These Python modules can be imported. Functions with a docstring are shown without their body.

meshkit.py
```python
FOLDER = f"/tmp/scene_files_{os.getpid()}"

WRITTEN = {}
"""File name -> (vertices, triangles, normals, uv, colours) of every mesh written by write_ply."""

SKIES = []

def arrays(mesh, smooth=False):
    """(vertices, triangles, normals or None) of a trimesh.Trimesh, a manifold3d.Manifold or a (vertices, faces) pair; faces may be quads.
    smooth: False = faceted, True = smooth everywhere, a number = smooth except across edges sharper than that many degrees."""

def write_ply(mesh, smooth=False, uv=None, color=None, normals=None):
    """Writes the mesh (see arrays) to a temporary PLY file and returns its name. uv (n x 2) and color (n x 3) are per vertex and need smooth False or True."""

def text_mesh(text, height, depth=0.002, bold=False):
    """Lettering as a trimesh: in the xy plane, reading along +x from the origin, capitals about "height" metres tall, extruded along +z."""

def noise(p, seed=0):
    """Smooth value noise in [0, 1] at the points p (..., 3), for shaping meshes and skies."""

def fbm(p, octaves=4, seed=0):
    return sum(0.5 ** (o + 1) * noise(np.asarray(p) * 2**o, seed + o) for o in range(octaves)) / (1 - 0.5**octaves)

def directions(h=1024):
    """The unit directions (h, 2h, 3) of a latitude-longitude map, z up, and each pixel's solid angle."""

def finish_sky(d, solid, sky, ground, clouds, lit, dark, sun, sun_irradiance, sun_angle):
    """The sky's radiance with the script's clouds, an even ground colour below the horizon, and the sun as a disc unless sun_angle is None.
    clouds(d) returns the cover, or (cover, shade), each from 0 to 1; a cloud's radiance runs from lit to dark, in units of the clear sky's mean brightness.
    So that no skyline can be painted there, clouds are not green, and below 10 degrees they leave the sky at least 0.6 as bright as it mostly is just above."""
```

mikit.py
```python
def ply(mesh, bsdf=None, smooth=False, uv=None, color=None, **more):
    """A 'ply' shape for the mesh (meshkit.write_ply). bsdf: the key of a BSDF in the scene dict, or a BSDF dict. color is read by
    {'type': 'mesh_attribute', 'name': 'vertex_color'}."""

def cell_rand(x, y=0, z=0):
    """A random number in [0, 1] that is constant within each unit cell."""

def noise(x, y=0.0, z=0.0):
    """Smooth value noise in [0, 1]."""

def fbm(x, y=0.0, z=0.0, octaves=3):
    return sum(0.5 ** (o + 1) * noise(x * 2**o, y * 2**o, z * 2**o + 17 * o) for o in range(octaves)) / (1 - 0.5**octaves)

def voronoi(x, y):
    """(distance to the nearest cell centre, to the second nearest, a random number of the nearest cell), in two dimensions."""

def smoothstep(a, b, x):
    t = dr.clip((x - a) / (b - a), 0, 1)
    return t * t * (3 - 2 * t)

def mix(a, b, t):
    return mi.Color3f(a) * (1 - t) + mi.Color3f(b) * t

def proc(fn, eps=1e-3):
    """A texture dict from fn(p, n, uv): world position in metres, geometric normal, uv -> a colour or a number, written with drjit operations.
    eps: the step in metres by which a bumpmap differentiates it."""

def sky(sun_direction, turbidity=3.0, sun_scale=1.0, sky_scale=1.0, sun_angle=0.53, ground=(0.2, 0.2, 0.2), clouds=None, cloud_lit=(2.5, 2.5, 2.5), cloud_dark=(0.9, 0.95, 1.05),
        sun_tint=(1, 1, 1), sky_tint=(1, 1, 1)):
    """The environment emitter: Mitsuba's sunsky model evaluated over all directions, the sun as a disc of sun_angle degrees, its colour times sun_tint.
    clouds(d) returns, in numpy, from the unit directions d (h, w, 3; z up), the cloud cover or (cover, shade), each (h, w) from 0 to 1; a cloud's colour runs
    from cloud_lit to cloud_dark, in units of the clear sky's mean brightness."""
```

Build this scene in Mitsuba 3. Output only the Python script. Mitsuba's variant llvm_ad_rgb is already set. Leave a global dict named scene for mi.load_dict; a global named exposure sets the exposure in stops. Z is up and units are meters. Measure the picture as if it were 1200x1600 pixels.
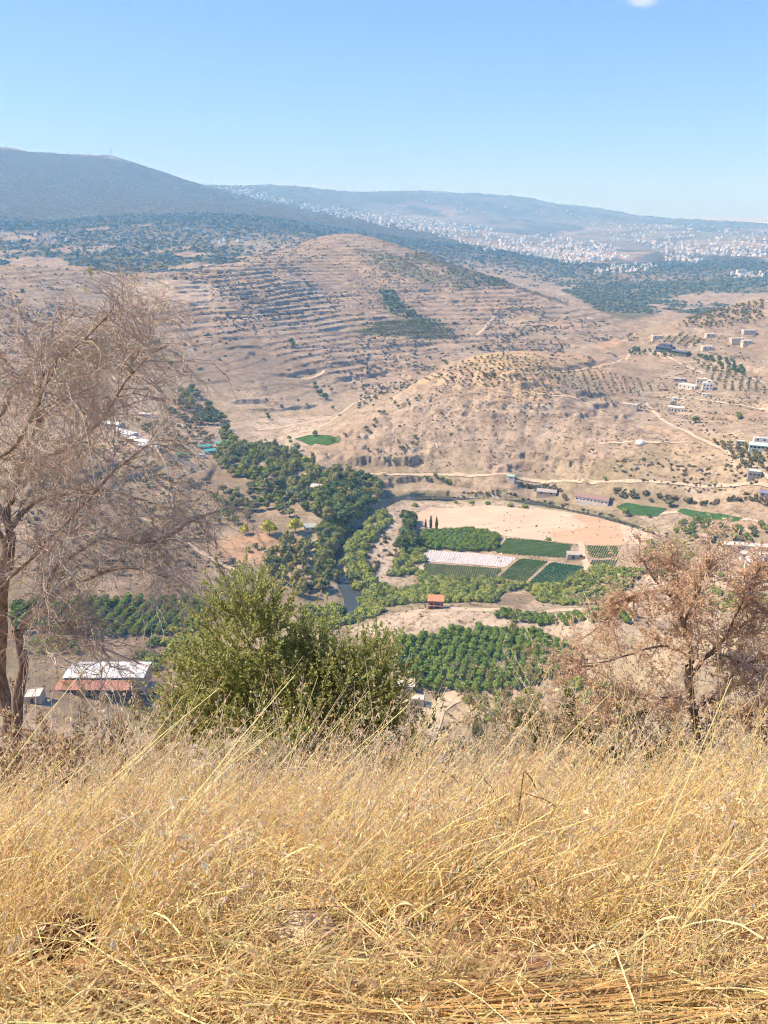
import math, random
import numpy as np
import mitsuba as mi
import drjit as dr
import mikit, meshkit
from mikit import proc, noise, fbm, smoothstep, mix, voronoi, cell_rand
from scipy.interpolate import RBFInterpolator
from scipy.spatial import cKDTree
from shapely.geometry import Polygon, Point
import shapely

T = mi.ScalarTransform4f
scene, labels = {}, {}

# ------------------------------------------------------------------ camera, sky, haze, exposure
FPX, PITCH, EYE = 1203.0, math.radians(20.9), 1.6
CP, SP = math.cos(PITCH), math.sin(PITCH)
exposure = 2.5
SUN = (-0.80, 0.10, 0.95)
HAZE = 0.8
scene['camera'] = {
    'type': 'perspective', 'fov': math.degrees(2 * math.atan(600 / FPX)), 'fov_axis': 'x',
    'near_clip': 0.05, 'far_clip': 40000.0,
    'to_world': T().look_at(origin=[0, 0, EYE], target=[0, CP, EYE - SP], up=[0, 0, 1]),
    'medium': {'type': 'ref', 'id': 'haze_air'},
}


def cloud(d):
    c = np.array([403 / FPX, CP + 798 / FPX * SP, -SP + 798 / FPX * CP])
    c /= np.linalg.norm(c)
    a = np.array([1.0, 0, 0]) - c * c[0]
    a /= np.linalg.norm(a)
    b = np.cross(c, a)
    q = d - c
    n = meshkit.fbm(d * 60.0, 4, 5)
    u, v = (q @ a) / 0.017, (q @ b) / 0.006
    near = (d @ c) > 0.95
    return np.where(near, np.clip(1.25 - (u * u + v * v) - 1.2 * (n - 0.35), 0, 1) * 0.5, 0.0)


scene['sky'] = mikit.sky(SUN, turbidity=3.0, ground=(0.30, 0.24, 0.18), clouds=cloud, sky_tint=(0.59, 0.74, 1.07))
scene['haze_air'] = {'type': 'homogeneous', 'albedo': {'type': 'rgb', 'value': [0.975, 0.985, 0.995]},
                     'sigma_t': {'type': 'rgb', 'value': [0.58e-4 * HAZE, 1.38e-4 * HAZE, 2.5e-4 * HAZE]},
                     'phase': {'type': 'isotropic'}}

# ------------------------------------------------------------------ small helpers
def vc():
    return {'type': 'mesh_attribute', 'name': 'vertex_color'}


def rgb(*c):
    return {'type': 'rgb', 'value': list(c)}


COUNT = {}


def numbered(name):
    n = COUNT.get(name, 0)
    COUNT[name] = n + 1
    return name if n == 0 else f'{name}_{n:03d}'


def tag(key, label=None, cat=None, group=None, kind=None):
    d = {}
    if label: d['label'] = label
    if cat: d['category'] = cat
    if group: d['group'] = group
    if kind: d['kind'] = kind
    labels[key] = d


def add(key, v, f, bsdf, color=None, smooth=False, parent=None, **kw):
    """one ply entry; key numbered under its parent"""
    full = numbered(parent + '__' + key if parent else key)
    v = np.asarray(v, float)
    if color is not None:
        color = np.broadcast_to(np.asarray(color, float), v.shape).copy()
    scene[full] = mikit.ply((v, np.asarray(f)), bsdf, smooth=smooth, color=color)
    if kw: tag(full, **kw)
    return full


def fb(x, y, s, o=4, seed=0, z=0.0):
    p = np.stack([np.asarray(x) / s, np.asarray(y) / s, np.full(np.shape(x), z + 0.37)], -1)
    return meshkit.fbm(p, o, seed)


def sst(a, b, x):
    t = np.clip((x - a) / (b - a), 0, 1)
    return t * t * (3 - 2 * t)


def ray(px, py):
    """azimuth (rad, from +y towards +x) and tan of the depression of a direction of view"""
    u, v = (np.asarray(px, float) - 600) / FPX, (np.asarray(py, float) - 800) / FPX
    fy, fz = CP - v * SP, -SP - v * CP
    h = np.hypot(u, fy)
    return np.arctan2(u, fy), -fz / h


# ------------------------------------------------------------------ the land: survey points
# (pixel, pixel, horizontal distance) of points one can see in the photograph -> real positions
SURVEY = """
690 1130 258; 640 1060 285; 150 1080 282; 20 1090 276; 300 1100 272; 850 1120 264; 1000 1120 262; 1190 1120 260
700 1085 277; 900 1060 287; 1050 1040 292; 1190 1020 300; 700 1010 310; 850 990 321; 1000 980 325; 1190 960 333
620 985 324; 680 950 338; 800 952 340; 950 945 342; 600 975 332
20 1000 318; 150 1000 320; 250 990 324; 300 940 352; 150 940 352; 20 930 358; 420 960 352; 330 1040 293
545 945 372; 530 905 394; 560 870 420; 545 800 482
700 895 410; 850 890 414; 1000 900 405; 1190 890 406; 740 860 436; 850 845 452; 1020 842 452; 1190 850 440
640 820 480; 800 800 505; 950 825 476; 700 776 536; 900 800 505; 1100 812 480; 1190 815 470
820 765 550; 950 785 520; 1100 790 508; 1190 795 495
600 742 553; 700 740 556; 800 745 548; 1000 752 532; 1190 765 502
480 780 500; 400 800 478; 420 740 555; 330 850 432; 250 880 404; 100 830 445; 20 800 470; 200 760 530; 330 720 585; 300 760 528
560 732 562; 640 722 572; 560 700 590; 500 715 580; 700 700 585; 800 700 584; 900 715 566; 1000 710 556; 1190 710 548
700 660 605; 800 650 612; 900 670 600; 800 615 640; 900 625 655; 700 620 638; 560 668 618; 640 640 630
560 650 640; 510 688 625; 640 603 690; 720 560 740; 800 548 790; 900 550 840; 980 555 880; 850 580 700; 960 590 760
1000 660 640; 1000 610 740; 1100 605 750; 1100 650 655; 1190 650 645; 1190 600 745; 1100 560 850; 1190 560 850
1000 535 935; 970 523 965; 1050 505 1010; 1100 490 1060; 1190 500 1020; 1190 458 1180; 1130 478 1110
450 655 750; 380 650 760; 500 625 835; 440 690 660; 400 700 640; 600 570 985; 690 540 1075; 550 600 900; 740 528 1120
300 645 775; 300 565 890; 300 490 1080; 300 425 1290; 400 400 1440; 500 380 1540; 535 358 1660; 600 373 1640; 700 410 1520
800 446 1400; 880 482 1300; 925 502 1240; 500 450 1300; 500 520 1070; 400 480 1130; 400 560 920; 600 480 1230; 700 480 1270; 700 520 1140
800 500 1220; 800 530 1120; 200 430 1250; 100 440 1180; 0 410 1290; 0 500 1040; 0 600 820; 150 600 840; 150 500 1050; 0 700 605; 150 665 690; 220 700 600
100 402 2000; 250 410 1800; 100 375 2500; 250 372 2500; 400 378 2300; 100 345 3200; 250 345 3200; 400 352 3000; 0 300 4000; 200 310 4000; 330 330 3700
0 238 5000; 80 241 5000; 170 246 5000; 230 266 5000; 350 303 4700; 480 336 4200; 620 366 3600; 760 396 3000; 600 385 3000; 800 420 2500
340 293 8000; 450 296 8000; 560 307 8000; 640 307 8000; 780 309 8000; 860 321 8000; 960 340 8000; 1050 350 8000; 1200 358 8000
420 312 6500; 500 322 6500; 600 340 6200; 700 352 6000; 850 350 6500; 850 380 5000; 1000 380 5000; 1200 385 5000
900 418 3300; 1000 408 3600; 1100 405 3800; 1180 425 2800; 1200 412 3300; 950 447 2200; 1100 445 2300; 1190 448 2200; 880 455 1900; 960 480 1600; 1000 490 1500; 900 480 1500
"""
ctl = []
for tok in SURVEY.replace('\n', ';').split(';'):
    if tok.strip():
        px, py, r = map(float, tok.split())
        a, t = ray(px, py)
        ctl.append((a, math.log(r), t))
        if px <= 20:
            ctl.append((a - 0.14, math.log(r), t))
        if px >= 1180:
            ctl.append((a + 0.14, math.log(r), t))
azm = lambda px: ray(px, 340)[0]
# hidden ground: (pixel column at the horizon, distance, drop below the eye)
HIDDEN = """
560 720 178; 640 800 172; 740 880 160; 820 950 158; 900 1010 158; 980 1080 160; 1060 1200 155; 1150 1350 150; 1230 1350 140
620 352 190; 700 365 192; 850 362 192; 1000 365 192; 1150 370 190
300 1500 95; 100 1480 95; 450 1750 75; 560 1900 70; 640 1850 85; 720 1750 110; 820 1650 135; 0 1480 92
0 6200 250; 150 6200 220; 300 6000 60; 450 5600 20; 600 4800 40
0 9000 200; 300 10000 100; 600 10500 0; 900 10500 -120; 1050 10300 -200; 1200 10000 -280; 1350 10000 -300
"""
for tok in HIDDEN.replace('\n', ';').split(';'):
    if tok.strip():
        px, r, d = map(float, tok.split())
        if r >= 6000: d = -d
        ctl.append((ray(px, 340)[0], math.log(r), d / r))
# the slope under the viewer
SLOPE_Y = np.array([-5, 0.0, 0.7, 1.1, 1.7, 2.5, 4.0, 6.0, 10, 30, 100, 200, 300])
SLOPE_Z = np.array([0.5, 0.03, 0.0, -0.04, -0.30, -0.92, -2.10, -3.75, -7.5, -25.8, -84, -153, -222])
for a in (-0.95, -0.75, -0.6, -0.45, -0.3, -0.15, 0.0, 0.15, 0.3, 0.45, 0.6, 0.75, 0.95):
    for r in (0.35, 0.7, 1.1, 1.7, 2.5, 4.0, 6.0, 10, 30, 100, 200):
        ctl.append((a, math.log(r), (EYE - np.interp(r * math.cos(a), SLOPE_Y, SLOPE_Z)) / r))
ctl = np.array(ctl)
rbf = RBFInterpolator(ctl[:, :2], ctl[:, 2], kernel='thin_plate_spline', smoothing=2e-4, neighbors=60)

AZF = np.radians(38.5)
AZ = np.concatenate([np.radians(np.linspace(-180, -44, 24)), np.linspace(-AZF, AZF, 640), np.radians(np.linspace(44, 180, 24))])


def seg(a, b, n):
    return np.exp(np.linspace(math.log(a), math.log(b), n, endpoint=False))


RR = np.concatenate([seg(0.3, 6, 70), seg(6, 235, 60), np.linspace(235, 560, 250, endpoint=False), np.linspace(560, 800, 190, endpoint=False),
                     np.linspace(800, 1700, 430, endpoint=False), seg(1700, 8200, 230), seg(8200, 11000, 10), [11000.0]])
LR = np.log(RR)
# coarse evaluation, then interpolation (the surface is smooth before the detail is added)
from scipy.ndimage import map_coordinates
ca, cl = np.linspace(-1.0, 1.0, 161), np.linspace(LR[0], math.log(10000), 260)
g = np.stack(np.meshgrid(ca, cl, indexing='ij'), -1).reshape(-1, 2)
C0 = rbf(g).reshape(len(ca), len(cl))


def base_t(az, lr):
    # beyond the surveyed sector the land goes on like its edge, folding back (periodic hills); behind the viewer it rises
    aa = np.clip(np.abs(((az + np.pi) % (2 * np.pi)) - np.pi), 0, np.pi)
    fold = np.where(aa < 0.62, aa, 0.62 - (aa - 0.62) * 0.35)
    a2 = np.sign(az) * fold
    i = (a2 - ca[0]) / (ca[1] - ca[0])
    j = (np.minimum(lr, cl[-1]) - cl[0]) / (cl[1] - cl[0])
    t = map_coordinates(C0, [i, j], order=1, mode='nearest')
    t = np.where(lr > cl[-1], t * np.exp(cl[-1] - lr), t)
    b = sst(1.0, 2.3, aa)
    r = np.exp(lr)
    up = (EYE - (0.10 * np.minimum(r, 900.0))) / r
    return t * (1 - b) + up * b


GA, GL = np.meshgrid(AZ, LR, indexing='ij')
GR = np.exp(GL)
GX, GY = GR * np.sin(GA), GR * np.cos(GA)
Z = EYE - GR * base_t(GA, GL)


def sample(F, x, y):
    """bilinear sample of a grid field at world positions"""
    a, l = np.arctan2(x, y), np.log(np.maximum(np.hypot(x, y), 0.3))
    i = np.interp(a, AZ, np.arange(len(AZ)))
    j = np.interp(np.exp(l), RR, np.arange(len(RR)))
    out = map_coordinates(F, [np.atleast_1d(i), np.atleast_1d(j)], order=1, mode='nearest')
    return out if np.ndim(x) else float(out[0])


def H(x, y):
    return sample(Z, np.asarray(x, float), np.asarray(y, float))


def at(px, py, rmin=236.0, rmax=8100.0, far=False):
    """the ground that a direction meets: world x, y"""
    a, t = ray(px, py)
    i = np.interp(a, AZ, np.arange(len(AZ)))
    rr = RR[(RR >= rmin) & (RR <= rmax)]
    j = np.interp(rr, RR, np.arange(len(RR)))
    z = map_coordinates(Z, [np.full(len(j), i), j], order=1, mode='nearest')
    d = z - (EYE - rr * t)
    hit = np.nonzero(d >= 0)[0]
    if len(hit) == 0:
        k = np.argmax(d / rr); r = rr[k]
    else:
        k = hit[0]
        r = rr[k] if k == 0 else rr[k - 1] + (rr[k] - rr[k - 1]) * (-d[k - 1]) / (d[k] - d[k - 1] + 1e-12)
    return r * math.sin(a), r * math.cos(a)


def ats(s, rmin=236.0, rmax=8100.0):
    """'px py; px py; ...' -> (n, 2) world positions on the ground"""
    return np.array([at(*map(float, t.split()), rmin=rmin, rmax=rmax) for t in s.split(';') if t.strip()])


def inpoly(P, x, y):
    return shapely.contains_xy(Polygon(P).buffer(0), x, y)


def soft(P, x, y, w):
    """1 inside the polygon, falling to 0 over w metres outside"""
    poly = Polygon(P).buffer(0)
    out = np.zeros(np.shape(x))
    x0, y0, x1, y1 = poly.bounds
    m = (x > x0 - w) & (x < x1 + w) & (y > y0 - w) & (y < y1 + w)
    if m.any():
        d = shapely.distance(shapely.points(x[m], y[m]), poly)
        out[m] = 1 - sst(0, w, d)
    return out


def polyline_dist(P, x, y):
    """distance to a polyline and the arc position"""
    P = dense(P, 4.0)
    d, k = cKDTree(P).query(np.stack([x, y], -1))
    return d, k


def dense(P, step):
    P = np.asarray(P, float)
    L = np.concatenate([[0], np.cumsum(np.hypot(*np.diff(P, axis=0).T))])
    n = max(2, int(L[-1] / step) + 1)
    s = np.linspace(0, L[-1], n)
    Q = np.stack([np.interp(s, L, P[:, 0]), np.interp(s, L, P[:, 1])], 1)
    return Q


def smoothed(P, step=4.0, w=7):
    Q = dense(P, step)
    if len(Q) > w + 2:
        k = np.ones(w) / w
        pad = np.vstack([np.repeat(Q[:1], w // 2, 0), Q, np.repeat(Q[-1:], w // 2, 0)])
        Q = np.stack([np.convolve(pad[:, c], k, 'valid') for c in (0, 1)], 1)
    return Q
# ------------------------------------------------------------------ relief: terraces, gullies, rock, river bed
rng = np.random.default_rng(7)
RIVER = np.vstack([ats('1045 838; 1000 823; 950 808; 850 787; 760 774; 660 769; 615 778; 585 795; 555 822; 530 850; 522 868; 528 890; 540 912; 556 935; 553 955; 548 966'), [[-24, 355], [-40, 345]]])
RIVER = smoothed(RIVER, 3.0, 9)
sR = np.linspace(0, 1, len(RIVER))
arc = np.concatenate([[0], np.cumsum(np.hypot(*np.diff(RIVER, axis=0).T))])
iw = np.argmin(np.hypot(*(RIVER - np.array(at(575, 800))).T))
WID = 1.2 + 2.2 * sst(arc[iw] - 20, arc[iw] + 60, arc)          # half widths: a brook that becomes the river

P_spur_face = ats('505 690; 560 655; 640 603; 720 590; 850 610; 960 640; 1010 690; 960 720; 800 738; 640 738; 560 735')
P_cliff = ats('555 735; 560 712; 600 706; 650 712; 655 736')
P_cut = ats('600 757; 640 748; 720 752; 780 760; 720 766; 610 768')
P_bench_bank = ats('600 985; 680 958; 940 958; 930 985; 760 985')
P_benchtop = ats('560 985; 640 955; 700 950; 800 953; 945 948; 1010 880; 1060 900; 1040 960; 960 985; 700 985')

n1, n2 = fb(GX, GY, 90, 4, 1) - 0.5, fb(GX, GY, 22, 4, 2) - 0.5
n3 = fb(GX, GY, 6.5, 3, 3) - 0.5
rid = 1 - np.abs(2 * fb(GX, GY, 120, 4, 11) - 1)
hill = sst(740, 980, GR) * (1 - sst(1900, 2600, GR))
spur = soft(P_spur_face, GX, GY, 40)
rightrise = sst(560, 680, GR) * (1 - sst(1100, 1500, GR)) * sst(0.02, 0.10, GA)
valley = sst(236, 262, GR) * (1 - sst(545, 600, GR))
left = valley * (1 - sst(-0.20, -0.10, GA))
Zb = Z.copy()
dz = hill * (9 * n1 + 3.0 * n2 + 1.8 * n3 - 7 * (rid - 0.6)) + (1 - hill) * rightrise * (5 * n1 + 2.5 * n2 + 0.7 * n3)
dz += valley * (0.8 * n1 + 0.35 * n2) + left * (4 * n1 + 2.5 * n2)
far_ = sst(1900, 3000, GR)
dz += far_ * (GR / 5000) * (90 * (fb(GX, GY, 700, 5, 21) - 0.5) + (22 + 26 * (1 - sst(azm(330), azm(520), GA))) * (1 - np.abs(2 * fb(GX, GY, 420, 4, 23) - 1) - 0.66 * (1 - sst(azm(330), azm(520), GA))))
near = 1 - sst(3, 14, GR)
dz += (1 - near) * (1 - sst(225, 240, GR)) * (0.15 * GR / 14) * n2
dz -= near * 0.07 * np.clip(-GX - 0.4, 0, 3)
dz += near * 0.10 * (fb(GX, GY, 0.8, 4, 31) - 0.5)
Z = Zb + dz


def terrace(Z, step, strength, warp, steep=0.13):
    s = Z / step + warp
    k = np.floor(s)
    t = s - k
    e = np.where(t < 1 - steep, t / (1 - steep) * 0.22, 0.22 + 0.78 * sst(1 - steep, 1.0, t))
    return Z + strength * (e - t) * step, t


TERR = hill * sst(0.32, 0.50, fb(GX, GY, 55, 3, 44)) * (0.62 + 0.38 * sst(0.42, 0.56, fb(GX, GY, 170, 3, 41))) * (0.35 + 0.65 * sst(azm(170), azm(330), GA)) * (1 - sst(1450, 1750, GR)) * (1 - sst(0.27, 0.33, GA))
Z, tfrac = terrace(Z, 4.6, TERR * 0.9, 1.5 * fb(GX, GY, 120, 3, 42) + 0.16 * fb(GX, GY, 14, 2, 43), 0.10)
SPT = rightrise * (1 - 0.75 * spur) * sst(0.44, 0.58, fb(GX, GY, 120, 3, 45)) * (1 - sst(900, 1100, GR))
Z, tfrac2 = terrace(Z, 7.5, SPT * 0.8, 0.8 * fb(GX, GY, 130, 3, 46) + 0.1 * fb(GX, GY, 12, 2, 47), 0.16)
# rills that run straight down the slopes
rill = lambda across, along, seed: 1 - np.abs(2 * meshkit.fbm(np.stack([GA * 640 / across + 0.5 * fb(GX, GY, 40, 2, seed), GR / along, GR * 0], -1), 3, seed) - 1)
Z -= spur * 3.2 * np.clip(rill(17, 75, 94) - 0.55, 0, 1)
Z -= hill * (1 - TERR) * 5.0 * np.clip(rill(26, 260, 95) - 0.55, 0, 1)
# rock faces: blocky ribs on the face, in bands
band = sst(0.42, 0.60, fb(GX, GY, 55, 3, 51) + 0.1 * np.sin(Z / 4.0))
rock = spur * band
Z += rock * 5.5 * (np.maximum(1 - np.abs(2 * fb(GX, GY, 10, 3, 52) - 1), 0) - 0.62) + spur * (1.8 * n3 + 2.4 * band * (fb(GX, GY, 4.0, 2, 59) - 0.5))
Z, _ = terrace(Z, 3.6, spur * (1 - rock) * 0.65 * sst(0.40, 0.55, fb(GX, GY, 48, 3, 92)), 0.9 * fb(GX, GY, 45, 4, 91) + 0.25 * fb(GX, GY, 8, 2, 93), 0.3)
Z, _ = terrace(Z, 5.5, rock * 0.75, 0.8 * fb(GX, GY, 30, 3, 53), 0.25)
cl = soft(P_cliff, GX, GY, 12)
Z, _ = terrace(Z + cl * 2.2 * (1 - np.abs(2 * fb(GX, GY, 5, 2, 54) - 1)), 9.0, cl * 0.9, 0.25 * fb(GX, GY, 20, 2, 55), 0.2)
cu = soft(P_cut, GX, GY, 10)
Z, _ = terrace(Z + cu * 1.5 * n3, 6.0, cu, 0.5 * fb(GX, GY, 22, 2, 56), 0.2)
bb = soft(P_bench_bank, GX, GY, 8)
Z += bb * (0.9 * n3 + 0.6 * n2)
LT = left * sst(0.42, 0.56, fb(GX, GY, 80, 3, 57)) * sst(380, 430, GR)
Z, tfrac3 = terrace(Z, 4.5, LT * 0.9, 0.7 * fb(GX, GY, 90, 3, 58) + 0.12 * fb(GX, GY, 10, 2, 59))
# ledges: field walls and cut edges that one can follow with the eye, each a low step facing the valley
LEDGES = """800 600; 830 601; 863 603; 903 613; 967 618|3.5~1033 618; 1077 620|3~1133 627; 1197 625|3~937 668; 987 668|3~830 640; 880 634; 947 648|2.5~910 707; 973 717|3.5
288 477; 313 472; 353 468|4~340 457; 390 458; 433 460|3~310 463; 370 464; 430 466|3~387 473; 450 474; 510 477|3.5~340 487; 400 485; 470 487; 527 490|3.5~353 503; 420 505; 493 505|3~333 530; 380 527; 427 527|3
420 582; 460 586; 490 578; 487 560|6~357 628; 413 627; 447 633|5~500 517; 533 520|3~500 570; 567 563; 653 570|4~593 573; 640 577|4~700 472; 740 468|3~807 490; 853 490|3~813 524; 833 522|4~450 545; 500 540; 560 545|3.5~520 590; 580 585; 620 580|4
380 640; 440 640; 500 632|4~560 545; 620 540; 690 535|3~620 455; 700 450|2.5~280 430; 330 428|2~420 425; 520 432|3~430 440; 540 447|3~440 410; 500 408|2~850 470; 880 478|3~760 480; 800 478|3~240 560; 300 565|3~250 520; 310 515|3~380 560; 400 550|3
1040 640; 1100 650; 1180 655|3~1000 665; 1060 680|2.5~1080 700; 1150 705|2.5~880 545; 950 552; 975 548|3~820 570; 880 578; 940 565; 975 550|3~1020 690; 1100 715|3~960 735; 1080 742; 1190 752|2.5~1000 770; 1190 778|2~600 505; 640 497; 560 497|2.5~270 450; 320 446|2~460 447; 540 452; 600 450|3~300 500; 350 495|3~430 512; 500 516; 545 512|3~350 545; 410 540|3~560 430; 640 436|2.5~640 470; 690 462|3~720 490; 800 500|3~640 480; 700 483|2.5~540 470; 590 474|3~530 600; 600 598|3~440 600; 500 605|3~300 600; 360 596|3~640 556; 700 545|3~780 515; 850 512|3~860 500; 900 505|3"""
for tok in LEDGES.replace('\n', '~').split('~'):
    line, hgt = tok.split('|')
    Pl = ats(line, 500)
    ex, ey = Pl[:, 0], Pl[:, 1]
    box_ = (GX > ex.min() - 30) & (GX < ex.max() + 30) & (GY > ey.min() - 30) & (GY < ey.max() + 30)
    if not box_.any(): continue
    D_ = dense(Pl, 2.0)
    wob = np.c_[D_[:, 0], D_[:, 1] + 7 * (meshkit.fbm(np.c_[D_ / 16, D_[:, 0] * 0], 3, 3) - 0.5)]
    gx, gy = GX[box_], GY[box_]
    d, k = cKDTree(wob).query(np.stack([gx, gy], -1))
    side = np.hypot(gx, gy) - np.hypot(wob[k, 0], wob[k, 1])         # < 0: on the valley side
    ends = np.minimum(k, len(wob) - 1 - k) / max(3.0, 0.15 * len(wob))
    hh = 0.66 * float(hgt) * np.clip(ends, 0, 1) * (0.6 + 0.8 * meshkit.noise(np.c_[wob[k] / 9, wob[k, :1] * 0]))
    low = sst(0.8, -0.8, side) if False else np.clip((0.9 - side) / 1.8, 0, 1)
    Z[box_] += hh * (0.5 * (1 - low) * (1 - sst(0, 9, d)) - 0.75 * low * (1 - sst(1, 16, d)))
# the river bed
dR, kR = polyline_dist(RIVER, GX, GY)
RIVD = dense(RIVER, 4.0)
wR = np.interp(np.linspace(0, 1, len(RIVD)), sR, WID)
zR = sample(Z, RIVD[:, 0], RIVD[:, 1])
zR = np.minimum.accumulate(np.convolve(np.pad(zR, 8, mode='edge'), np.ones(17) / 17, 'valid'))
nearR = (GR > 300) & (GR < 600)
wl, zl = wR[kR], zR[kR]
bankw = 1 - sst(0, 3.0, dR - wl)
Z = np.where(nearR, Z * (1 - bankw) + (zl - 1.3) * bankw, Z)
EPS = 0.0

# ------------------------------------------------------------------ what covers the land
SOIL, PINK, PALE = np.array([0.325, 0.274, 0.208]), np.array([0.335, 0.266, 0.203]), np.array([0.44, 0.37, 0.29])
GREY, STRAW, GREEN, DARKG = np.array([0.235, 0.185, 0.135]), np.array([0.44, 0.345, 0.215]), np.array([0.075, 0.10, 0.035]), np.array([0.030, 0.048, 0.022])
P_olive_patch = ats('555 520; 590 505; 650 500; 705 515; 712 531; 640 528; 580 522')
P_gully = ats('590 455; 610 455; 640 490; 690 512; 660 518; 610 490')
P_hilltop_scrub = ats('570 395; 640 405; 760 430; 790 445; 720 450; 640 430; 580 410')
P_bare_hill = ats('215 448; 260 440; 330 445; 320 470; 240 480')
P_wash = ats('395 660; 440 655; 520 650; 545 625; 500 660; 470 700; 420 690')
P_sand = ats('585 790; 640 776; 760 778; 900 800; 1030 832; 900 800; 760 792; 680 785; 650 802; 610 840; 590 825')
P_sand2 = ats('560 850; 600 820; 625 860; 615 900; 590 910; 600 930; 575 880')
P_mid_scrub = ats('290 560; 400 545; 470 570; 440 600; 330 610')
P_spur_top = ats('640 605; 740 560; 800 552; 930 575; 930 620; 800 612')
P_meadow_left = ats('345 845; 400 835; 460 845; 450 870; 380 880; 340 870')


def paint(C, c, w):
    return C * (1 - w[..., None]) + np.asarray(c) * w[..., None]


m1, m2, m3, m4 = fb(GX, GY, 140, 4, 61), fb(GX, GY, 34, 4, 62), fb(GX, GY, 9, 3, 63), fb(GX, GY, 3.2, 2, 64)
C = np.broadcast_to(SOIL, GX.shape + (3,)).copy()
C = paint(C, PINK, sst(0.45, 0.62, m1))
C = paint(C, PALE, 0.75 * sst(0.50, 0.66, m2) )
C = paint(C, STRAW, 0.45 * sst(0.5, 0.65, fb(GX, GY, 70, 3, 65)))
C = paint(C, GREY, hill * 0.9 * sst(0.49, 0.56, 0.6 * m2 + 0.4 * m3 + 0.10 * (soft(P_mid_scrub, GX, GY, 30))))
C = paint(C, GREY, hill * 0.6 * TERR * sst(0.72, 0.85, tfrac))
C = paint(C, GREY * 0.9 + 0.02, hill * 0.8 * soft(P_mid_scrub, GX, GY, 40) * sst(0.35, 0.55, m3))
C = paint(C, PALE, 0.8 * soft(P_bare_hill, GX, GY, 25))
C = paint(C, PALE, 0.9 * soft(P_wash, GX, GY, 14))
C = paint(C, np.array([0.40, 0.325, 0.25]), spur * 0.6)
strata = sst(0.5, 0.7, meshkit.fbm(np.stack([Z / 2.6 + 0.5 * fb(GX, GY, 60, 3, 96), GX / 160, GY / 160], -1), 2, 97))
C = paint(C, GREY * 1.35, np.clip(spur + 0.5 * rightrise, 0, 1) * 0.55 * strata)
C = paint(C, GREY * 1.25, spur * 0.7 * sst(0.52, 0.62, fb(GX, GY, 12, 4, 66)))
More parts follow.
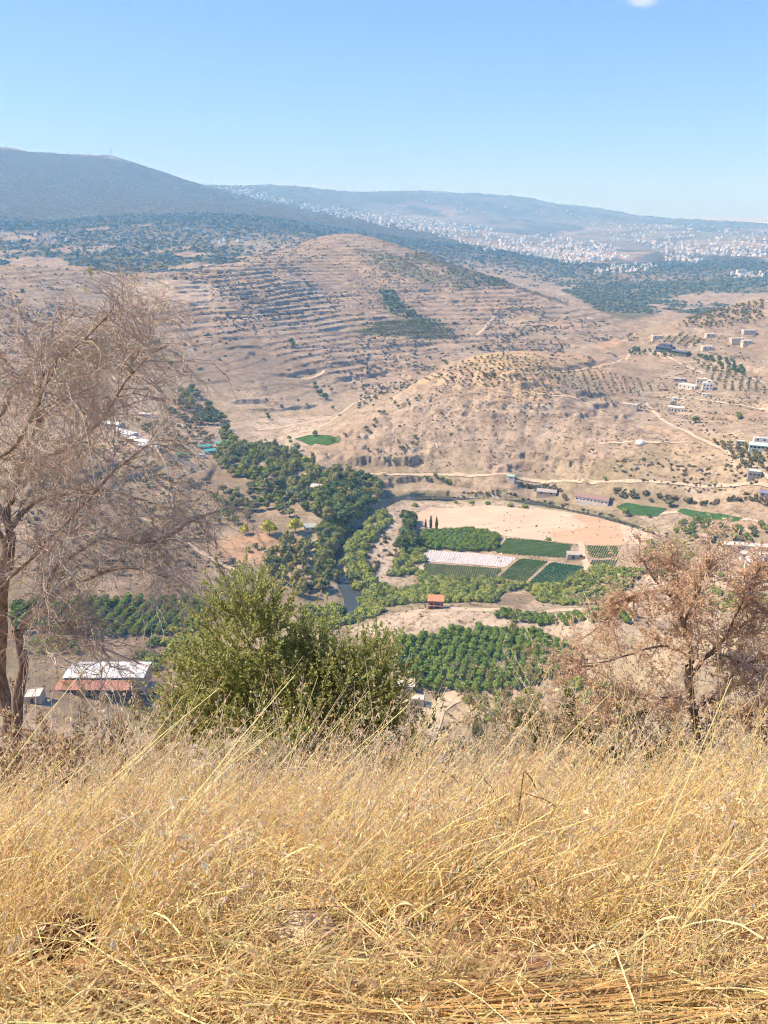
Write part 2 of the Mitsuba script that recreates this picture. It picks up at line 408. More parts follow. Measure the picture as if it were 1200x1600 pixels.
C = paint(C, GREY * 1.2, rightrise * (1 - spur) * 0.75 * sst(0.52, 0.60, fb(GX, GY, 26, 5, 69)))
C = paint(C, np.array([0.43, 0.295, 0.205]), rightrise * 0.6 * sst(0.52, 0.62, fb(GX, GY, 85, 3, 67)))
C = paint(C, np.array([0.45, 0.345, 0.20]), 0.8 * soft(P_spur_top, GX, GY, 20) * sst(0.40, 0.6, m2))
C = paint(C, GREEN * 1.6, hill * 0.55 * soft(P_hilltop_scrub, GX, GY, 25) * sst(0.35, 0.55, m2))
C = paint(C, GREEN * 1.3, 0.5 * soft(P_olive_patch, GX, GY, 8) + 0.5 * soft(P_gully, GX, GY, 15))
C = paint(C, np.array([0.20, 0.15, 0.105]), left * 0.75 * sst(0.38, 0.52, m2))
C = paint(C, np.array([0.22, 0.20, 0.11]), valley * sst(0.46, 0.58, fb(GX, GY, 30, 4, 68)) * 0.5)
C = paint(C, PALE * 1.02, valley * soft(P_benchtop, GX, GY, 10) * 0.75)
C = paint(C, PALE * 1.05, 0.9 * soft(P_sand, GX, GY, 8))
C = paint(C, PALE, 0.8 * soft(P_sand2, GX, GY, 8))
C = paint(C, np.array([0.44, 0.28, 0.18]), 0.7 * soft(P_meadow_left, GX, GY, 8))
C = paint(C, np.array([0.14, 0.15, 0.07]), nearR * (1 - sst(2, 9, dR - wl)) * sst(0.3, 0.55, m3) * 0.8)
C = paint(C, np.array([0.33, 0.31, 0.27]), nearR * (1 - sst(0, 3, dR - wl)) * sst(0.5, 0.6, m3))
# the mountains: pine woods, scrub and bare patches, fields and streets of the town
P_forest_mt = [(-9000, 3000)]

lefts = 1 - sst(azm(560), azm(760), GA + 0.00003 * (GR - 3500))
f1 = fb(GX, GY, 260, 4, 71)
wood = sst(0.30, 0.42, f1 + 0.40 * sst(2700, 3500, GR) * lefts - 0.07 * (1 - lefts))
Cf = np.broadcast_to(np.array([0.33, 0.25, 0.17]), C.shape).copy()
Cf = paint(Cf, np.array([0.030, 0.043, 0.021]), np.clip(wood, 0, 1) * 0.96)
Cf = paint(Cf, np.array([0.36, 0.30, 0.24]), 0.9 * sst(4885, 4930, GR) * (1 - sst(5100, 5300, GR)) * (1 - sst(azm(170), azm(215), GA)) * sst(0.35, 0.5, fb(GX, GY, 60, 3, 77)))
town_band = sst(3500, 4300, GR) * (1 - sst(6700, 7300, GR)) * (1 - lefts)
Cf = paint(Cf, np.array([0.165, 0.165, 0.115]), town_band * sst(0.40, 0.55, fb(GX, GY, 420, 3, 72)) * 0.8)
Cf = paint(Cf, np.array([0.045, 0.055, 0.032]), sst(6300, 7000, GR) * 0.85)
C = paint(C, 1.0, np.zeros(GX.shape))
C = C * (1 - far_[..., None]) + Cf * far_[..., None]
midv = sst(1450, 1600, GR) * (1 - far_) * sst(azm(820), azm(900), GA)
C = paint(C, np.array([0.075, 0.095, 0.045]), midv * sst(0.46, 0.52, fb(GX, GY, 150, 3, 73)) * 0.85)
midw = midv * sst(0.46, 0.52, fb(GX, GY, 150, 3, 73))
lv = sst(1480, 1700, GR) * (1 - far_) * (1 - sst(azm(330), azm(480), GA))
C = paint(C, np.array([0.07, 0.09, 0.04]), lv * sst(0.40, 0.47, fb(GX, GY, 130, 3, 74)) * 0.9)
P_midwood = ats('1000 472; 1050 462; 1140 450; 1199 445; 1199 430; 1100 438; 960 440; 890 455; 930 475; 975 500; 1010 488', 1250, 3000)
midw = np.maximum(midw, soft(P_midwood, GX, GY, 30) * (1 - hill * 0.0) * sst(1300, 1380, GR))
C = paint(C, np.array([0.07, 0.09, 0.04]), soft(P_midwood, GX, GY, 30) * sst(1300, 1380, GR) * 0.8)
lw = lv * sst(0.40, 0.47, fb(GX, GY, 130, 3, 74))
# grain of the ground at the size of the mesh, and the earth under the straw
C *= (0.74 + 0.52 * m4)[..., None] * (0.84 + 0.32 * m3)[..., None]
nearc = (1 - sst(30, 120, GR))
earth = np.array([0.38, 0.21, 0.10]) * (0.7 + 0.6 * fb(GX, GY, 0.25, 3, 75))[..., None]
C = C * (1 - nearc[..., None]) + earth * nearc[..., None]
C = np.clip(C, 0.01, 0.8)

scene['earth'] = {'type': 'twosided', 'bsdf': {'type': 'blendbsdf', 'weight': proc(lambda p, n, uv: 0.60 * smoothstep(0.50, 0.68, fbm(p.x * 0.55, p.y * 0.55, p.z * 0.55, 4)) + 0.35 * smoothstep(0.50, 0.60, fbm(p.x * 0.11, p.y * 0.11, p.z * 0.2, 5)) + 0.3 * smoothstep(0.4, 0.7, fbm(p.x * 9.0, p.y * 9.0, p.z * 9.0, 3)) * smoothstep(60.0, 10.0, p.y)),
                  'a': {'type': 'diffuse', 'reflectance': vc()}, 'b': {'type': 'diffuse', 'reflectance': rgb(0.17, 0.135, 0.095)}}}
nA, nR = len(AZ), len(RR)
idx = np.arange(nA * nR).reshape(nA, nR)
quads = np.stack([idx[:-1, :-1], idx[1:, :-1], idx[1:, 1:], idx[:-1, 1:]], -1)
cr, cz = 0.5 * (RR[:-1] + RR[1:])[None, :] + 0 * AZ[:-1, None], 0.5 * (AZ[:-1] + AZ[1:])[:, None] + 0 * RR[None, :-1]
spur_left = np.interp(cr, [555, 640, 740, 900, 1000], [azm(470), azm(560), azm(720), azm(800), azm(900)])
region = np.where(cr < 236, 0, np.where(cr < 558, 1, np.where((cr < 1150) & (cz > spur_left), 2, np.where(cr < 1760, 3, np.where(cz < azm(520), 4, 5)))))
V = np.stack([GX, GY, Z], -1).reshape(-1, 3)
CF = C.reshape(-1, 3)
REG = [('hillside', 'steep hillside of dry earth under the straw grass at the viewer\'s feet'),
       ('valley_floor', 'flat valley floor of pale earth around the river, fields and orchards'),
       ('rocky_hill', 'bare tan hill with a rocky face rising behind the valley road'),
       ('terraced_hill', 'broad dry hill with stone terraces across its slope'),
       ('forested_mountain', 'blue-green forested mountain rising on the left horizon'),
       ('distant_hills', 'hazy far hills that carry the pale town')]
vn = None
for k, (nm, lab) in enumerate(REG):
    q = quads[region == k]
    f = np.vstack([q[:, [0, 2, 1]], q[:, [0, 3, 2]]])
    u, inv = np.unique(f, return_inverse=True)
    add(nm, V[u], inv.reshape(-1, 3), 'earth', color=CF[u], smooth=True, label=lab, kind='structure')
# the middle of the sheet, under the camera
ring = V.reshape(nA, nR, 3)[:, 0]
cv = np.vstack([ring, [[0, 0, ring[:, 2].mean()]]])
kk = np.arange(nA - 1)
add('ground', cv, np.stack([kk + 1, kk, kk * 0 + nA], 1), 'earth', color=np.array([0.30, 0.155, 0.07]), label='patch of bare earth that the viewer stands on', kind='structure')
scene['haze'] = {'type': 'cube', 'to_world': T().translate([0, 0, 0]).scale([11500, 11500, 1]), 'bsdf': {'type': 'null'}, 'interior': {'type': 'ref', 'id': 'haze_air'}}
zlo, zhi = float(Z.min()) - 1.0, max(float(Z.max()) + 60.0, 30.0)
scene['haze']['to_world'] = T().translate([0, 0, (zlo + zhi) / 2]).scale([11500, 11500, (zhi - zlo) / 2])
tag('haze', 'thin blue haze filling the air over the valley', 'haze', kind='stuff')
tag('sky', 'clear pale blue sky', 'sky', kind='structure')


def ribbon(P, w, off=0.10, n=4, step=2.0, w2=None):
    """a strip draped over the land along a line of world points"""
    Q = smoothed(P, step, 9)
    t = np.gradient(Q, axis=0)
    t /= np.linalg.norm(t, axis=1, keepdims=True) + 1e-9
    nn = np.stack([-t[:, 1], t[:, 0]], 1)
    ww = np.interp(np.linspace(0, 1, len(Q)), np.linspace(0, 1, np.size(w)), np.atleast_1d(w)) / 2
    s = np.linspace(-1, 1, n + 1)
    X = Q[:, None, :] + nn[:, None, :] * (ww[:, None] * s[None])[..., None]
    z = H(X[..., 0], X[..., 1])
    z = np.maximum(z, 0.5 * z + 0.5 * z.mean(1, keepdims=True)) + off
    v = np.concatenate([X, z[..., None]], -1).reshape(-1, 3)
    i = np.arange(len(Q) * (n + 1)).reshape(len(Q), n + 1)
    a, b, c, d = i[:-1, :-1].ravel(), i[:-1, 1:].ravel(), i[1:, 1:].ravel(), i[1:, :-1].ravel()
    return v, np.vstack([np.stack([a, c, b], 1), np.stack([a, d, c], 1)])


# ------------------------------------------------------------------ roads, tracks, river, fields
def speck(c, var, s):
    c = np.asarray(c, float)
    return proc(lambda p, n, uv: mi.Color3f(*map(float, c)) * (1 - var + 2 * var * fbm(p.x / s, p.y / s, p.z / s, 3)))


scene['asphalt'] = {'type': 'diffuse', 'reflectance': speck([0.16, 0.155, 0.15], 0.25, 3.0)}
scene['track_earth'] = {'type': 'twosided', 'bsdf': {'type': 'diffuse', 'reflectance': speck([0.48, 0.40, 0.30], 0.22, 2.5)}}
scene['asphalt'] = {'type': 'twosided', 'bsdf': scene['asphalt']}
scene['water'] = {'type': 'twosided', 'bsdf': {'type': 'principled', 'base_color': rgb(0.045, 0.055, 0.05), 'roughness': 0.08, 'specular': 0.5}}


def road(key, s, w, mat, label, rmin=236.0, rmax=1700.0):
    v, f = ribbon(ats(s, rmin, rmax), w, 0.14)
    return add(key, v, f, mat, smooth=True, label=label, kind='structure')


road('road', '470 741; 520 742; 560 742; 610 742; 660 741; 700 741; 760 744; 830 748; 920 751; 1000 752; 1060 755; 1130 758; 1199 762; 1260 766', 3.0, 'track_earth', 'pale dusty road running along the foot of the bare hill', rmax=620)
road('road', '1010 628; 1018 640; 1050 665; 1090 685; 1120 698; 1150 712; 1180 735; 1215 760', 3.4, 'track_earth', 'pale road descending the slope at the right side past the farmhouse', rmax=900)
road('road', '220 700; 245 706; 268 712; 295 725; 308 728; 300 737; 280 744; 268 750', 6.0, 'asphalt', 'grey asphalt road bending past the turquoise roofs on the left slope', rmin=400, rmax=760)
road('track', '215 805; 250 822; 290 848; 325 868; 350 885; 372 892', 3.2, 'track_earth', 'pale dirt track slanting down the left slope behind the bare tree', rmin=300, rmax=560)
road('track', '975 800; 1020 806; 1060 798; 1120 806; 1200 818', 3.5, 'track_earth', 'dirt track between the two bright green fields', rmax=560)
road('track', '900 845; 912 850; 908 860; 910 872; 920 885; 917 895', 3.4, 'track_earth', 'dirt track winding past the grey field shed', rmax=520)
road('track', '700 952; 780 953; 860 953; 960 948; 1000 944', 3.5, 'track_earth', 'pale dirt track along the edge of the bench above the orchard', rmin=300, rmax=420)
road('track', '662 856; 661 880; 658 897', 2.6, 'track_earth', 'dirt strip beside the white mulched field', rmax=520)
road('track', '745 525; 758 510; 770 498; 774 493', 5.0, 'track_earth', 'pale track climbing the terraced slope', rmin=800, rmax=1700)
road('track', '508 578; 490 590; 465 592; 440 590', 4.0, 'track_earth', 'pale ledge track curving round the scrub mound', rmin=700, rmax=1700)
road('track', '490 672; 515 660; 540 640; 553 630; 575 622; 600 610', 3.0, 'track_earth', 'winding track along the dry wash below the hill', rmin=600, rmax=1200)
road('track', '780 870; 800 840; 790 838', 2.4, 'track_earth', 'dirt strip between the tree block and the green field', rmax=520)
road('track', '1100 585; 1050 560; 1010 545', 3.5, 'track_earth', 'dirt track along the hill above the farmhouses', rmin=560, rmax=1100)
road('track', '830 617; 880 618; 915 630; 947 646', 2.6, 'track_earth', 'pale ledge track on the upper rocky face of the bare hill', rmin=560, rmax=1000)
road('track', '770 578; 830 585; 900 580; 960 566; 985 553', 2.8, 'track_earth', 'pale contour track over the top of the bare hill', rmin=600, rmax=1100)
road('track', '1080 690; 1020 692; 960 690; 930 695', 2.4, 'track_earth', 'pale track leading to the domed tank', rmin=560, rmax=900)
road('track', '1199 600; 1140 580; 1090 566; 1030 560', 3.0, 'track_earth', 'pale track below the dark tree line on the right hill', rmin=600, rmax=1100)
road('track', '1199 640; 1150 632; 1080 622; 1040 618', 2.8, 'track_earth', 'pale track running level below the hillside farm', rmin=560, rmax=1000)
road('track', '400 672; 440 668; 480 660; 520 650', 5.0, 'track_earth', 'wide pale dirt track across the valley mouth', rmin=600, rmax=1000)
# yard in front of the pole
v, f = ribbon(ats('660 1150; 680 1100; 730 1082', 200, 330), [10, 9, 7], 0.14, 6)
add('yard', v, f, 'track_earth', smooth=True, label='pale paved yard at the foot of the slope', kind='structure')

# water
t_ = np.gradient(RIVD, axis=0); t_ /= np.linalg.norm(t_, axis=1, keepdims=True)
nn_ = np.stack([-t_[:, 1], t_[:, 0]], 1)
i0 = max(0, int(np.argmin(np.hypot(*(RIVD - np.array(at(640, 770))).T))))
L_, R_ = RIVD - nn_ * (wR + 2)[:, None], RIVD + nn_ * (wR + 2)[:, None]
wv = np.concatenate([np.c_[L_, zR - 0.75], np.c_[R_, zR - 0.75]])[:]
nR_ = len(RIVD)
ii_ = np.arange(nR_ - 1)
add('river', wv, np.vstack([np.stack([ii_, ii_ + nR_, ii_ + 1], 1), np.stack([ii_ + 1, ii_ + nR_, ii_ + nR_ + 1], 1)]), 'water', label='narrow dark river winding between trees through the valley', kind='structure')


def sheet(P, off, step=1.5, amp=0.0, fn=None):
    """a field: the polygon filled with a grid of points on the land"""
    poly = Polygon(P).buffer(0)
    x0, y0, x1, y1 = poly.bounds
    xs, ys = np.arange(x0 - step, x1 + step, step), np.arange(y0 - step, y1 + step, step)
    X, Y = np.meshgrid(xs, ys, indexing='ij')
    zz = H(X, Y) + off
    inside = shapely.contains_xy(poly, X, Y)
    # outline vertices are pulled to the border
    out = ~inside
    b = poly.exterior
    d = shapely.distance(shapely.points(X, Y), poly)
    nearb = out & (d < step * 1.5)
    if nearb.any():
        pts = shapely.points(X[nearb], Y[nearb])
        c = shapely.get_coordinates(shapely.line_interpolate_point(b, shapely.line_locate_point(b, pts)))
        X[nearb], Y[nearb] = c[:, 0], c[:, 1]
        zz[nearb] = H(c[:, 0], c[:, 1]) + off
    ok = inside | nearb
    i = np.arange(X.size).reshape(X.shape)
    q = np.stack([i[:-1, :-1], i[1:, :-1], i[1:, 1:], i[:-1, 1:]], -1).reshape(-1, 4)
    q = q[ok.ravel()[q].all(1) & inside.ravel()[q].any(1)]
    f = np.vstack([q[:, [0, 1, 2]], q[:, [0, 2, 3]]])
    v = np.stack([X, Y, zz], -1).reshape(-1, 3)
    u, inv = np.unique(f, return_inverse=True)
    return v[u], inv.reshape(-1, 3)


def rows_mesh(P, direction, spacing, width, height, step=1.2, jitter=0.35, seed=0, off=0.05, gap=0.0):
    """ridges of crop or film running across a polygon"""
    poly = Polygon(P).buffer(-0.3)
    d = np.array(direction, float); d /= np.linalg.norm(d)
    n = np.array([-d[1], d[0]])
    c = np.array(poly.centroid.coords[0])
    ext = 200
    rg = np.random.default_rng(seed)
    vs, fs, at_ = [], [], 0
    ridx = []
    for k, s in enumerate(np.arange(-ext, ext, spacing)):
        line = shapely.LineString([c + n * s - d * ext, c + n * s + d * ext]).intersection(poly)
        for g in getattr(line, 'geoms', [line]):
            if g.is_empty or g.length < 2: continue
            m = max(2, int(g.length / step))
            p = np.array([g.interpolate(t, normalized=True).coords[0] for t in np.linspace(0, 1, m)])
            j = rg.random((m, 1)) * jitter
            prof = [(-0.5, 0.0), (-0.38, 0.75), (0.0, 1.0), (0.38, 0.75), (0.5, 0.0)]
            X = np.stack([p + n * (width * a * (1 - 0.5 * j) + 0.0) for a, _ in prof], 1)
            hz = np.stack([height * b * (1 - j[:, 0]) for _, b in prof], 1)
            z = H(p[:, 0], p[:, 1])[:, None] + hz + off
            v = np.concatenate([X, z[..., None]], -1).reshape(-1, 3)
            i = np.arange(m * 5).reshape(m, 5) + at_
            a, b, cc, dd = i[:-1, :-1].ravel(), i[:-1, 1:].ravel(), i[1:, 1:].ravel(), i[1:, :-1].ravel()
            fs.append(np.vstack([np.stack([a, dd, cc], 1), np.stack([a, cc, b], 1)]))
            vs.append(v); at_ += len(v); ridx.append(np.full(len(v), k))
    return np.vstack(vs), np.vstack(fs), np.concatenate(ridx)


scene['crop_leaf'] = {'type': 'twosided', 'bsdf': {'type': 'diffuse', 'reflectance': vc()}}
scene['film'] = {'type': 'twosided', 'bsdf': {'type': 'roughplastic', 'diffuse_reflectance': speck([0.62, 0.63, 0.66], 0.10, 1.2), 'alpha': 0.3}}
scene['tilled'] = {'type': 'twosided', 'bsdf': {'type': 'diffuse', 'reflectance': speck([0.34, 0.25, 0.165], 0.2, 1.5)}}


def crop_field(s, col, direction, label, spacing=1.3, width=1.15, height=0.5, soil='tilled', name='crop_field', rmin=300, var=0.25, seed=1, step=1.1):
    P = ats(s, rmin, 900)
    v, f = sheet(P, 0.10)
    key = add(name, v, f, soil, label=label, kind='structure')
    v, f, k = rows_mesh(P, direction, spacing, width, height, step=step, seed=seed, off=0.10)
    rg = np.random.default_rng(seed)
    c = np.asarray(col) * (1 - var + 2 * var * meshkit.fbm(v / 6.0, 3, seed))[:, None] * (0.85 + 0.3 * rg.random((k.max() + 1, 1)))[k]
    add('crop', v, f, 'crop_leaf', color=c, smooth=True, parent=key, kind='stuff')
    return P


P_bare = ats('640 806; 672 792; 760 790; 860 797; 950 812; 1015 828; 1035 834; 1005 850; 930 853; 880 848; 800 839; 740 831; 660 823')
v, f = sheet(P_bare, 0.12, 1.5)
C_bare = np.array([0.50, 0.395, 0.30]) * (0.80 + 0.40 * meshkit.fbm(v / [16, 3, 5], 5, 3))[:, None]
C_bare = np.where(((fb(v[:, 0], v[:, 1], 40, 2, 8) > 0.5) & (v[:, 0] > 105))[:, None], C_bare * [0.9, 0.8, 0.74], C_bare)
scene['bare_soil'] = {'type': 'twosided', 'bsdf': {'type': 'diffuse', 'reflectance': vc()}}
add('bare_field', v, f, 'bare_soil', color=C_bare, smooth=True, label='large bare tan field with no crop beside the river bend', kind='structure')
P_mulch = ats('665 859; 738 864; 810 871; 790 887; 725 882; 662 877')
mk = add('mulched_field', *sheet(P_mulch, 0.10), 'tilled', label='field covered with white plastic mulch strips', kind='structure')
v, f, k = rows_mesh(P_mulch, (0.30, 1.0), 1.5, 1.36, 0.26, step=2.0, jitter=0.3, seed=4, off=0.10)
add('film_strip', v, f, 'film', smooth=True, parent=mk, kind='stuff')
DKG, MDG, BRG = (0.055, 0.095, 0.036), (0.065, 0.11, 0.040), (0.055, 0.125, 0.045)
crop_field('662 879; 725 884; 789 889; 772 903; 700 902; 660 896', DKG, (0.3, 1), 'dark green crop field on the viewer\'s side of the white mulched field', seed=2)
crop_field('792 841; 845 845; 893 851; 889 873; 830 869; 773 864', MDG, (1, 0.1), 'green crop field behind the white mulched field, beside the bare field', seed=3)
crop_field('813 872; 858 877; 820 911; 777 903; 792 889', DKG, (1, 0.2), 'green crop field touching the far end of the white strips', seed=4)
crop_field('861 878; 914 885; 884 912; 850 918; 824 911', (0.03, 0.085, 0.04), (1, 0.3), 'blue-green crop field beside the dirt track and shed', seed=5)
crop_field('914 852; 965 854; 967 868; 940 873; 920 870', MDG, (0.5, 1), 'small rounded green field at the end of the bare field', seed=6)
crop_field('920 876; 965 874; 962 886; 925 888', (0.06, 0.09, 0.045), (0.5, 1), 'pale green plot below the small rounded field', seed=7)
crop_field('961 792; 976 785; 1044 795; 1027 808; 985 805', BRG, (1, -0.2), 'bright green field nearer the long low barn, before the lone tree', seed=8, spacing=1.0)
crop_field('1057 800; 1066 794; 1162 810; 1146 816; 1100 811', BRG, (1, -0.2), 'bright green field farther right across the dirt track from its twin', seed=9, spacing=1.0)
crop_field('459 686; 482 680; 528 680; 533 686; 512 697; 490 695', (0.065, 0.135, 0.042), (1, 0.2), 'small vivid green field at the foot of the bare hill', seed=10, spacing=1.0, rmin=560)
crop_field('776 945; 788 926; 838 930; 822 945', (0.19, 0.165, 0.12), (1, 0.1), 'small grey-brown tilled plot behind the bench', seed=11, height=0.15)
P_b = ats('1146 818; 1175 812; 1215 822; 1190 832')
add('bare_field', *sheet(P_b, 0.10), 'tilled', label='small bare plot at the right end of the bright green fields', kind='structure')
# ------------------------------------------------------------------ buildings and other built things
import manifold3d as m3


def dirt_paint(name, rough=None):
    scene[name] = {'type': 'twosided', 'bsdf': {'type': 'blendbsdf', 'weight': proc(lambda p, n, uv: 0.45 * smoothstep(0.45, 0.8, fbm(p.x * 0.5, p.y * 0.5, p.z * 1.1, 4))),
                                                'a': {'type': 'diffuse', 'reflectance': vc()}, 'b': {'type': 'diffuse', 'reflectance': rgb(0.22, 0.18, 0.14)}}}


dirt_paint('wall_paint')
scene['sheet_metal'] = {'type': 'twosided', 'bsdf': {'type': 'principled', 'base_color': vc(), 'roughness': 0.45, 'specular': 0.4}}
scene['dark_glass'] = {'type': 'twosided', 'bsdf': {'type': 'principled', 'base_color': rgb(0.02, 0.025, 0.03), 'roughness': 0.1, 'specular': 0.6}}
scene['wood_post'] = {'type': 'twosided', 'bsdf': {'type': 'diffuse', 'reflectance': vc()}}
rb = random.Random(3)


def box(x0, x1, y0, y1, z0, z1):
    return m3.Manifold.cube([x1 - x0, y1 - y0, z1 - z0]).translate([x0, y0, z0])


def mesh_of(m):
    q = m.to_mesh()
    return np.array(q.vert_properties[:, :3], float), np.array(q.tri_verts)


def merge(parts):
    vs, fs, n = [], [], 0
    for v, f in parts:
        vs.append(v); fs.append(f + n); n += len(v)
    return np.vstack(vs), np.vstack(fs)


class Site:
    """local frame of a building: x along its front (seen from the viewer), y into its depth, z up"""

    def __init__(self, p0, p1, rmin=236.0, rmax=8100.0, width=None, depth=6.0):
        m = at((p0[0] + p1[0]) / 2, (p0[1] + p1[1]) / 2, rmin=rmin, rmax=rmax)
        drop = EYE - H(*m)
        a, b = [np.array([math.sin(az), math.cos(az)]) * drop / max(t, 1e-3) if drop > 5 else np.array(at(px, py, rmin=rmin, rmax=rmax)) for (px, py) in (p0, p1) for az, t in [ray(px, py)]]
        e = b - a
        w = np.hypot(*e)
        e = e / w
        c = (a + b) / 2
        self.w = width or w
        self.e, self.n = e, np.array([-e[1], e[0]])
        self.c = c
        xs = np.array([[i, j] for i in (-.5, 0, .5) for j in (0, .5, 1)]) * [self.w, depth]
        P = c + xs[:, :1] * e + xs[:, 1:] * self.n
        z = H(P[:, 0], P[:, 1])
        self.z, self.zlo = float(np.percentile(z, 70)), float(z.min())

    def put(self, v):
        v = np.asarray(v, float)
        xy = self.c + v[:, :1] * self.e + v[:, 1:2] * self.n
        return np.c_[xy, v[:, 2] + self.z]


def gable(w, d, h, rise, over, thick=0.15):
    """two roof slopes with the ridge along x"""
    x0, x1 = -w / 2 - over, w / 2 + over
    y0, ym, y1 = -over, d / 2, d + over
    drop = rise * over / (d / 2)
    out = []
    for ya, za, yb, zb in ((y0, h - drop, ym, h + rise), (ym + 0.003, h + rise, y1, h - drop)):
        v = [[x, y, z + t] for t in (0.0, thick) for x, y, z in ((x0, ya, za), (x1, ya, za), (x1, yb, zb), (x0, yb, zb))]
        f = [[0, 2, 1], [0, 3, 2], [4, 5, 6], [4, 6, 7], [0, 1, 5], [0, 5, 4], [1, 2, 6], [1, 6, 5], [2, 3, 7], [2, 7, 6], [3, 0, 4], [3, 4, 7]]
        out.append((np.array(v), np.array(f)))
    return out


def house(name, label, cat, p0, p1, d, h, wall, roof=('flat', (0.6, 0.57, 0.52)), wins=(), doors=(), rmin=236.0, rmax=8100.0, width=None, rise=1.6, upper=None, group=None, mat='wall_paint'):
    """wins: (x fraction, z, width, height) on the front, sides get the same rhythm; upper = (x0 frac, x1 frac, y0, y1, height): a set-back storey"""
    s = Site(p0, p1, rmin, rmax, width, d)
    w = s.w
    key = numbered(name)
    tag(key, label, cat, group)
    foot = min(s.zlo - s.z - 0.6, -0.4)
    body = box(-w / 2, w / 2, 0, d, foot, h)
    panes, cut = [], []
    for xf, z, ww, wh in wins:
        x = (xf - 0.5) * w
        cut.append(box(x - ww / 2, x + ww / 2, -0.2, 0.22, z, z + wh))
        panes.append((x, 0.2, z, ww, wh, 'f'))
    if wins:
        z, ww, wh = wins[0][1:]
        for k in (0.3, 0.7):
            for sx, nm in ((-1, 'l'), (1, 'r')):
                xx = sx * w / 2
                cut.append(box(xx - 0.22, xx + 0.22, d * k - ww / 2, d * k + ww / 2, z, z + wh))
                panes.append((xx - sx * 0.2, d * k, z, ww, wh, nm))
    dr_ = []
    for xf, ww, wh in doors:
        x = (xf - 0.5) * w
        cut.append(box(x - ww / 2, x + ww / 2, -0.2, 0.3, 0.05, wh))
        dr_.append((x, ww, wh))
    for c in cut: body = body - c
    parts = [body]
    if roof[0] == 'flat':           # parapet
        body = body + (box(-w / 2, w / 2, 0, d, h - 0.01, h + 0.35) - box(-w / 2 + 0.25, w / 2 - 0.25, 0.25, d - 0.25, h - 0.2, h + 0.6))
    if roof[0] == 'gable':
        g = m3.Manifold.extrude(m3.CrossSection([[[0, 0], [d, 0], [d / 2, rise - 0.02]]]), w).rotate([90, 0, 90]).translate([-w / 2, 0, h - 0.01])
        body = body + g
    if upper:
        a, b, ya, yb, uh = upper
        u = box((a - .5) * w, (b - .5) * w, ya, yb, h - 0.3, h + uh)
        xm = ((a + b) / 2 - .5) * w
        u = u - box(xm - 0.8, xm + 0.8, ya - 0.2, ya + 0.22, h + 0.9, h + 2.2)
        body = body + u
        panes.append((xm, ya + 0.2, h + 0.9, 1.6, 1.3, 'f'))
    v, f = mesh_of(body)
    add('wall', s.put(v), f, mat, color=wall, parent=key)
    for x, y, z, ww, wh, side in panes:
        m = box(x - ww / 2, x + ww / 2, y - 0.02, y + 0.02, z, z + wh) if side == 'f' else box(x - 0.02, x + 0.02, y - ww / 2, y + ww / 2, z, z + wh)
        v, f = mesh_of(m)
        add('window', s.put(v), f, 'dark_glass', parent=key)
    for x, ww, wh in dr_:
        v, f = mesh_of(box(x - ww / 2, x + ww / 2, 0.2, 0.26, 0.05, wh))
        add('door', s.put(v), f, 'wood_post', color=(0.10, 0.07, 0.05), parent=key)
    if roof[0] == 'flat':
        v, f = mesh_of(box(-w / 2 + 0.255, w / 2 - 0.255, 0.255, d - 0.255, h - 0.08, h + 0.05))
        add('roof', s.put(v), f, 'wall_paint', color=roof[1], parent=key)
        if len(roof) > 2:        # water tank on the roof
            t = m3.Manifold.cylinder(1.1, 0.6, 0.6, 14).translate([w * 0.25, d * 0.6, h + 0.06])
            v, f = mesh_of(t)
            add('water_tank', s.put(v), f, 'sheet_metal', color=(0.7, 0.7, 0.7), parent=key)
    elif roof[0] == 'gable':
        v, f = merge(gable(w, d, h, rise, 0.35))
        add('roof', s.put(v), f, 'sheet_metal', color=roof[1], parent=key)
    elif roof[0] == 'hip':
        o = 0.5
        rw = max(w / 2 - d / 2, 0.5)
        v = np.array([[-w / 2 - o, -o, h], [w / 2 + o, -o, h], [w / 2 + o, d + o, h], [-w / 2 - o, d + o, h], [-rw, d / 2, h + rise], [rw, d / 2, h + rise]])
        f = np.array([[0, 1, 5], [0, 5, 4], [1, 2, 5], [2, 3, 4], [2, 4, 5], [3, 0, 4], [0, 2, 1], [0, 3, 2]])
        add('roof', s.put(v), f, 'wall_paint', color=roof[1], parent=key)
    return key, s


def panel_roof(s, key, x0, x1, y0, y1, z0, z1, n, col, mat, var=0.15, thick=0.06, label=None):
    """corrugated sheets laid side by side, each its own piece"""
    xs = np.linspace(x0, x1, n + 1)
    for k in range(n):
        a, b = xs[k] + 0.03, xs[k + 1] - 0.03
        lift = rb.uniform(0, 0.05)
        m = max(8, int((b - a) / 0.14))
        xx = np.linspace(a, b, m)
        zc = 0.03 * np.cos(np.arange(m) * np.pi)
        top0, top1 = np.c_[xx, np.full(m, y0), z0 + zc + lift], np.c_[xx, np.full(m, y1 + rb.uniform(-.1, .1)), z1 + zc + lift]
        v = np.vstack([top0, top1])
        i = np.arange(m - 1)
        f = np.vstack([np.stack([i, i + 1, i + m + 1], 1), np.stack([i, i + m + 1, i + m], 1)])
        c = np.array(col) * rb.uniform(1 - var, 1 + var)
        add('roof_panel', s.put(v), f, mat, color=np.clip(c, 0, 0.85), parent=key)


WHITE, CREAM, BEIGE, STONE = (0.72, 0.70, 0.66), (0.62, 0.56, 0.46), (0.50, 0.42, 0.32), (0.42, 0.37, 0.30)
win = lambda n, z=1.0, w=1.1, h=1.3: [((i + 0.5) / n, z, w, h) for i in range(n)]

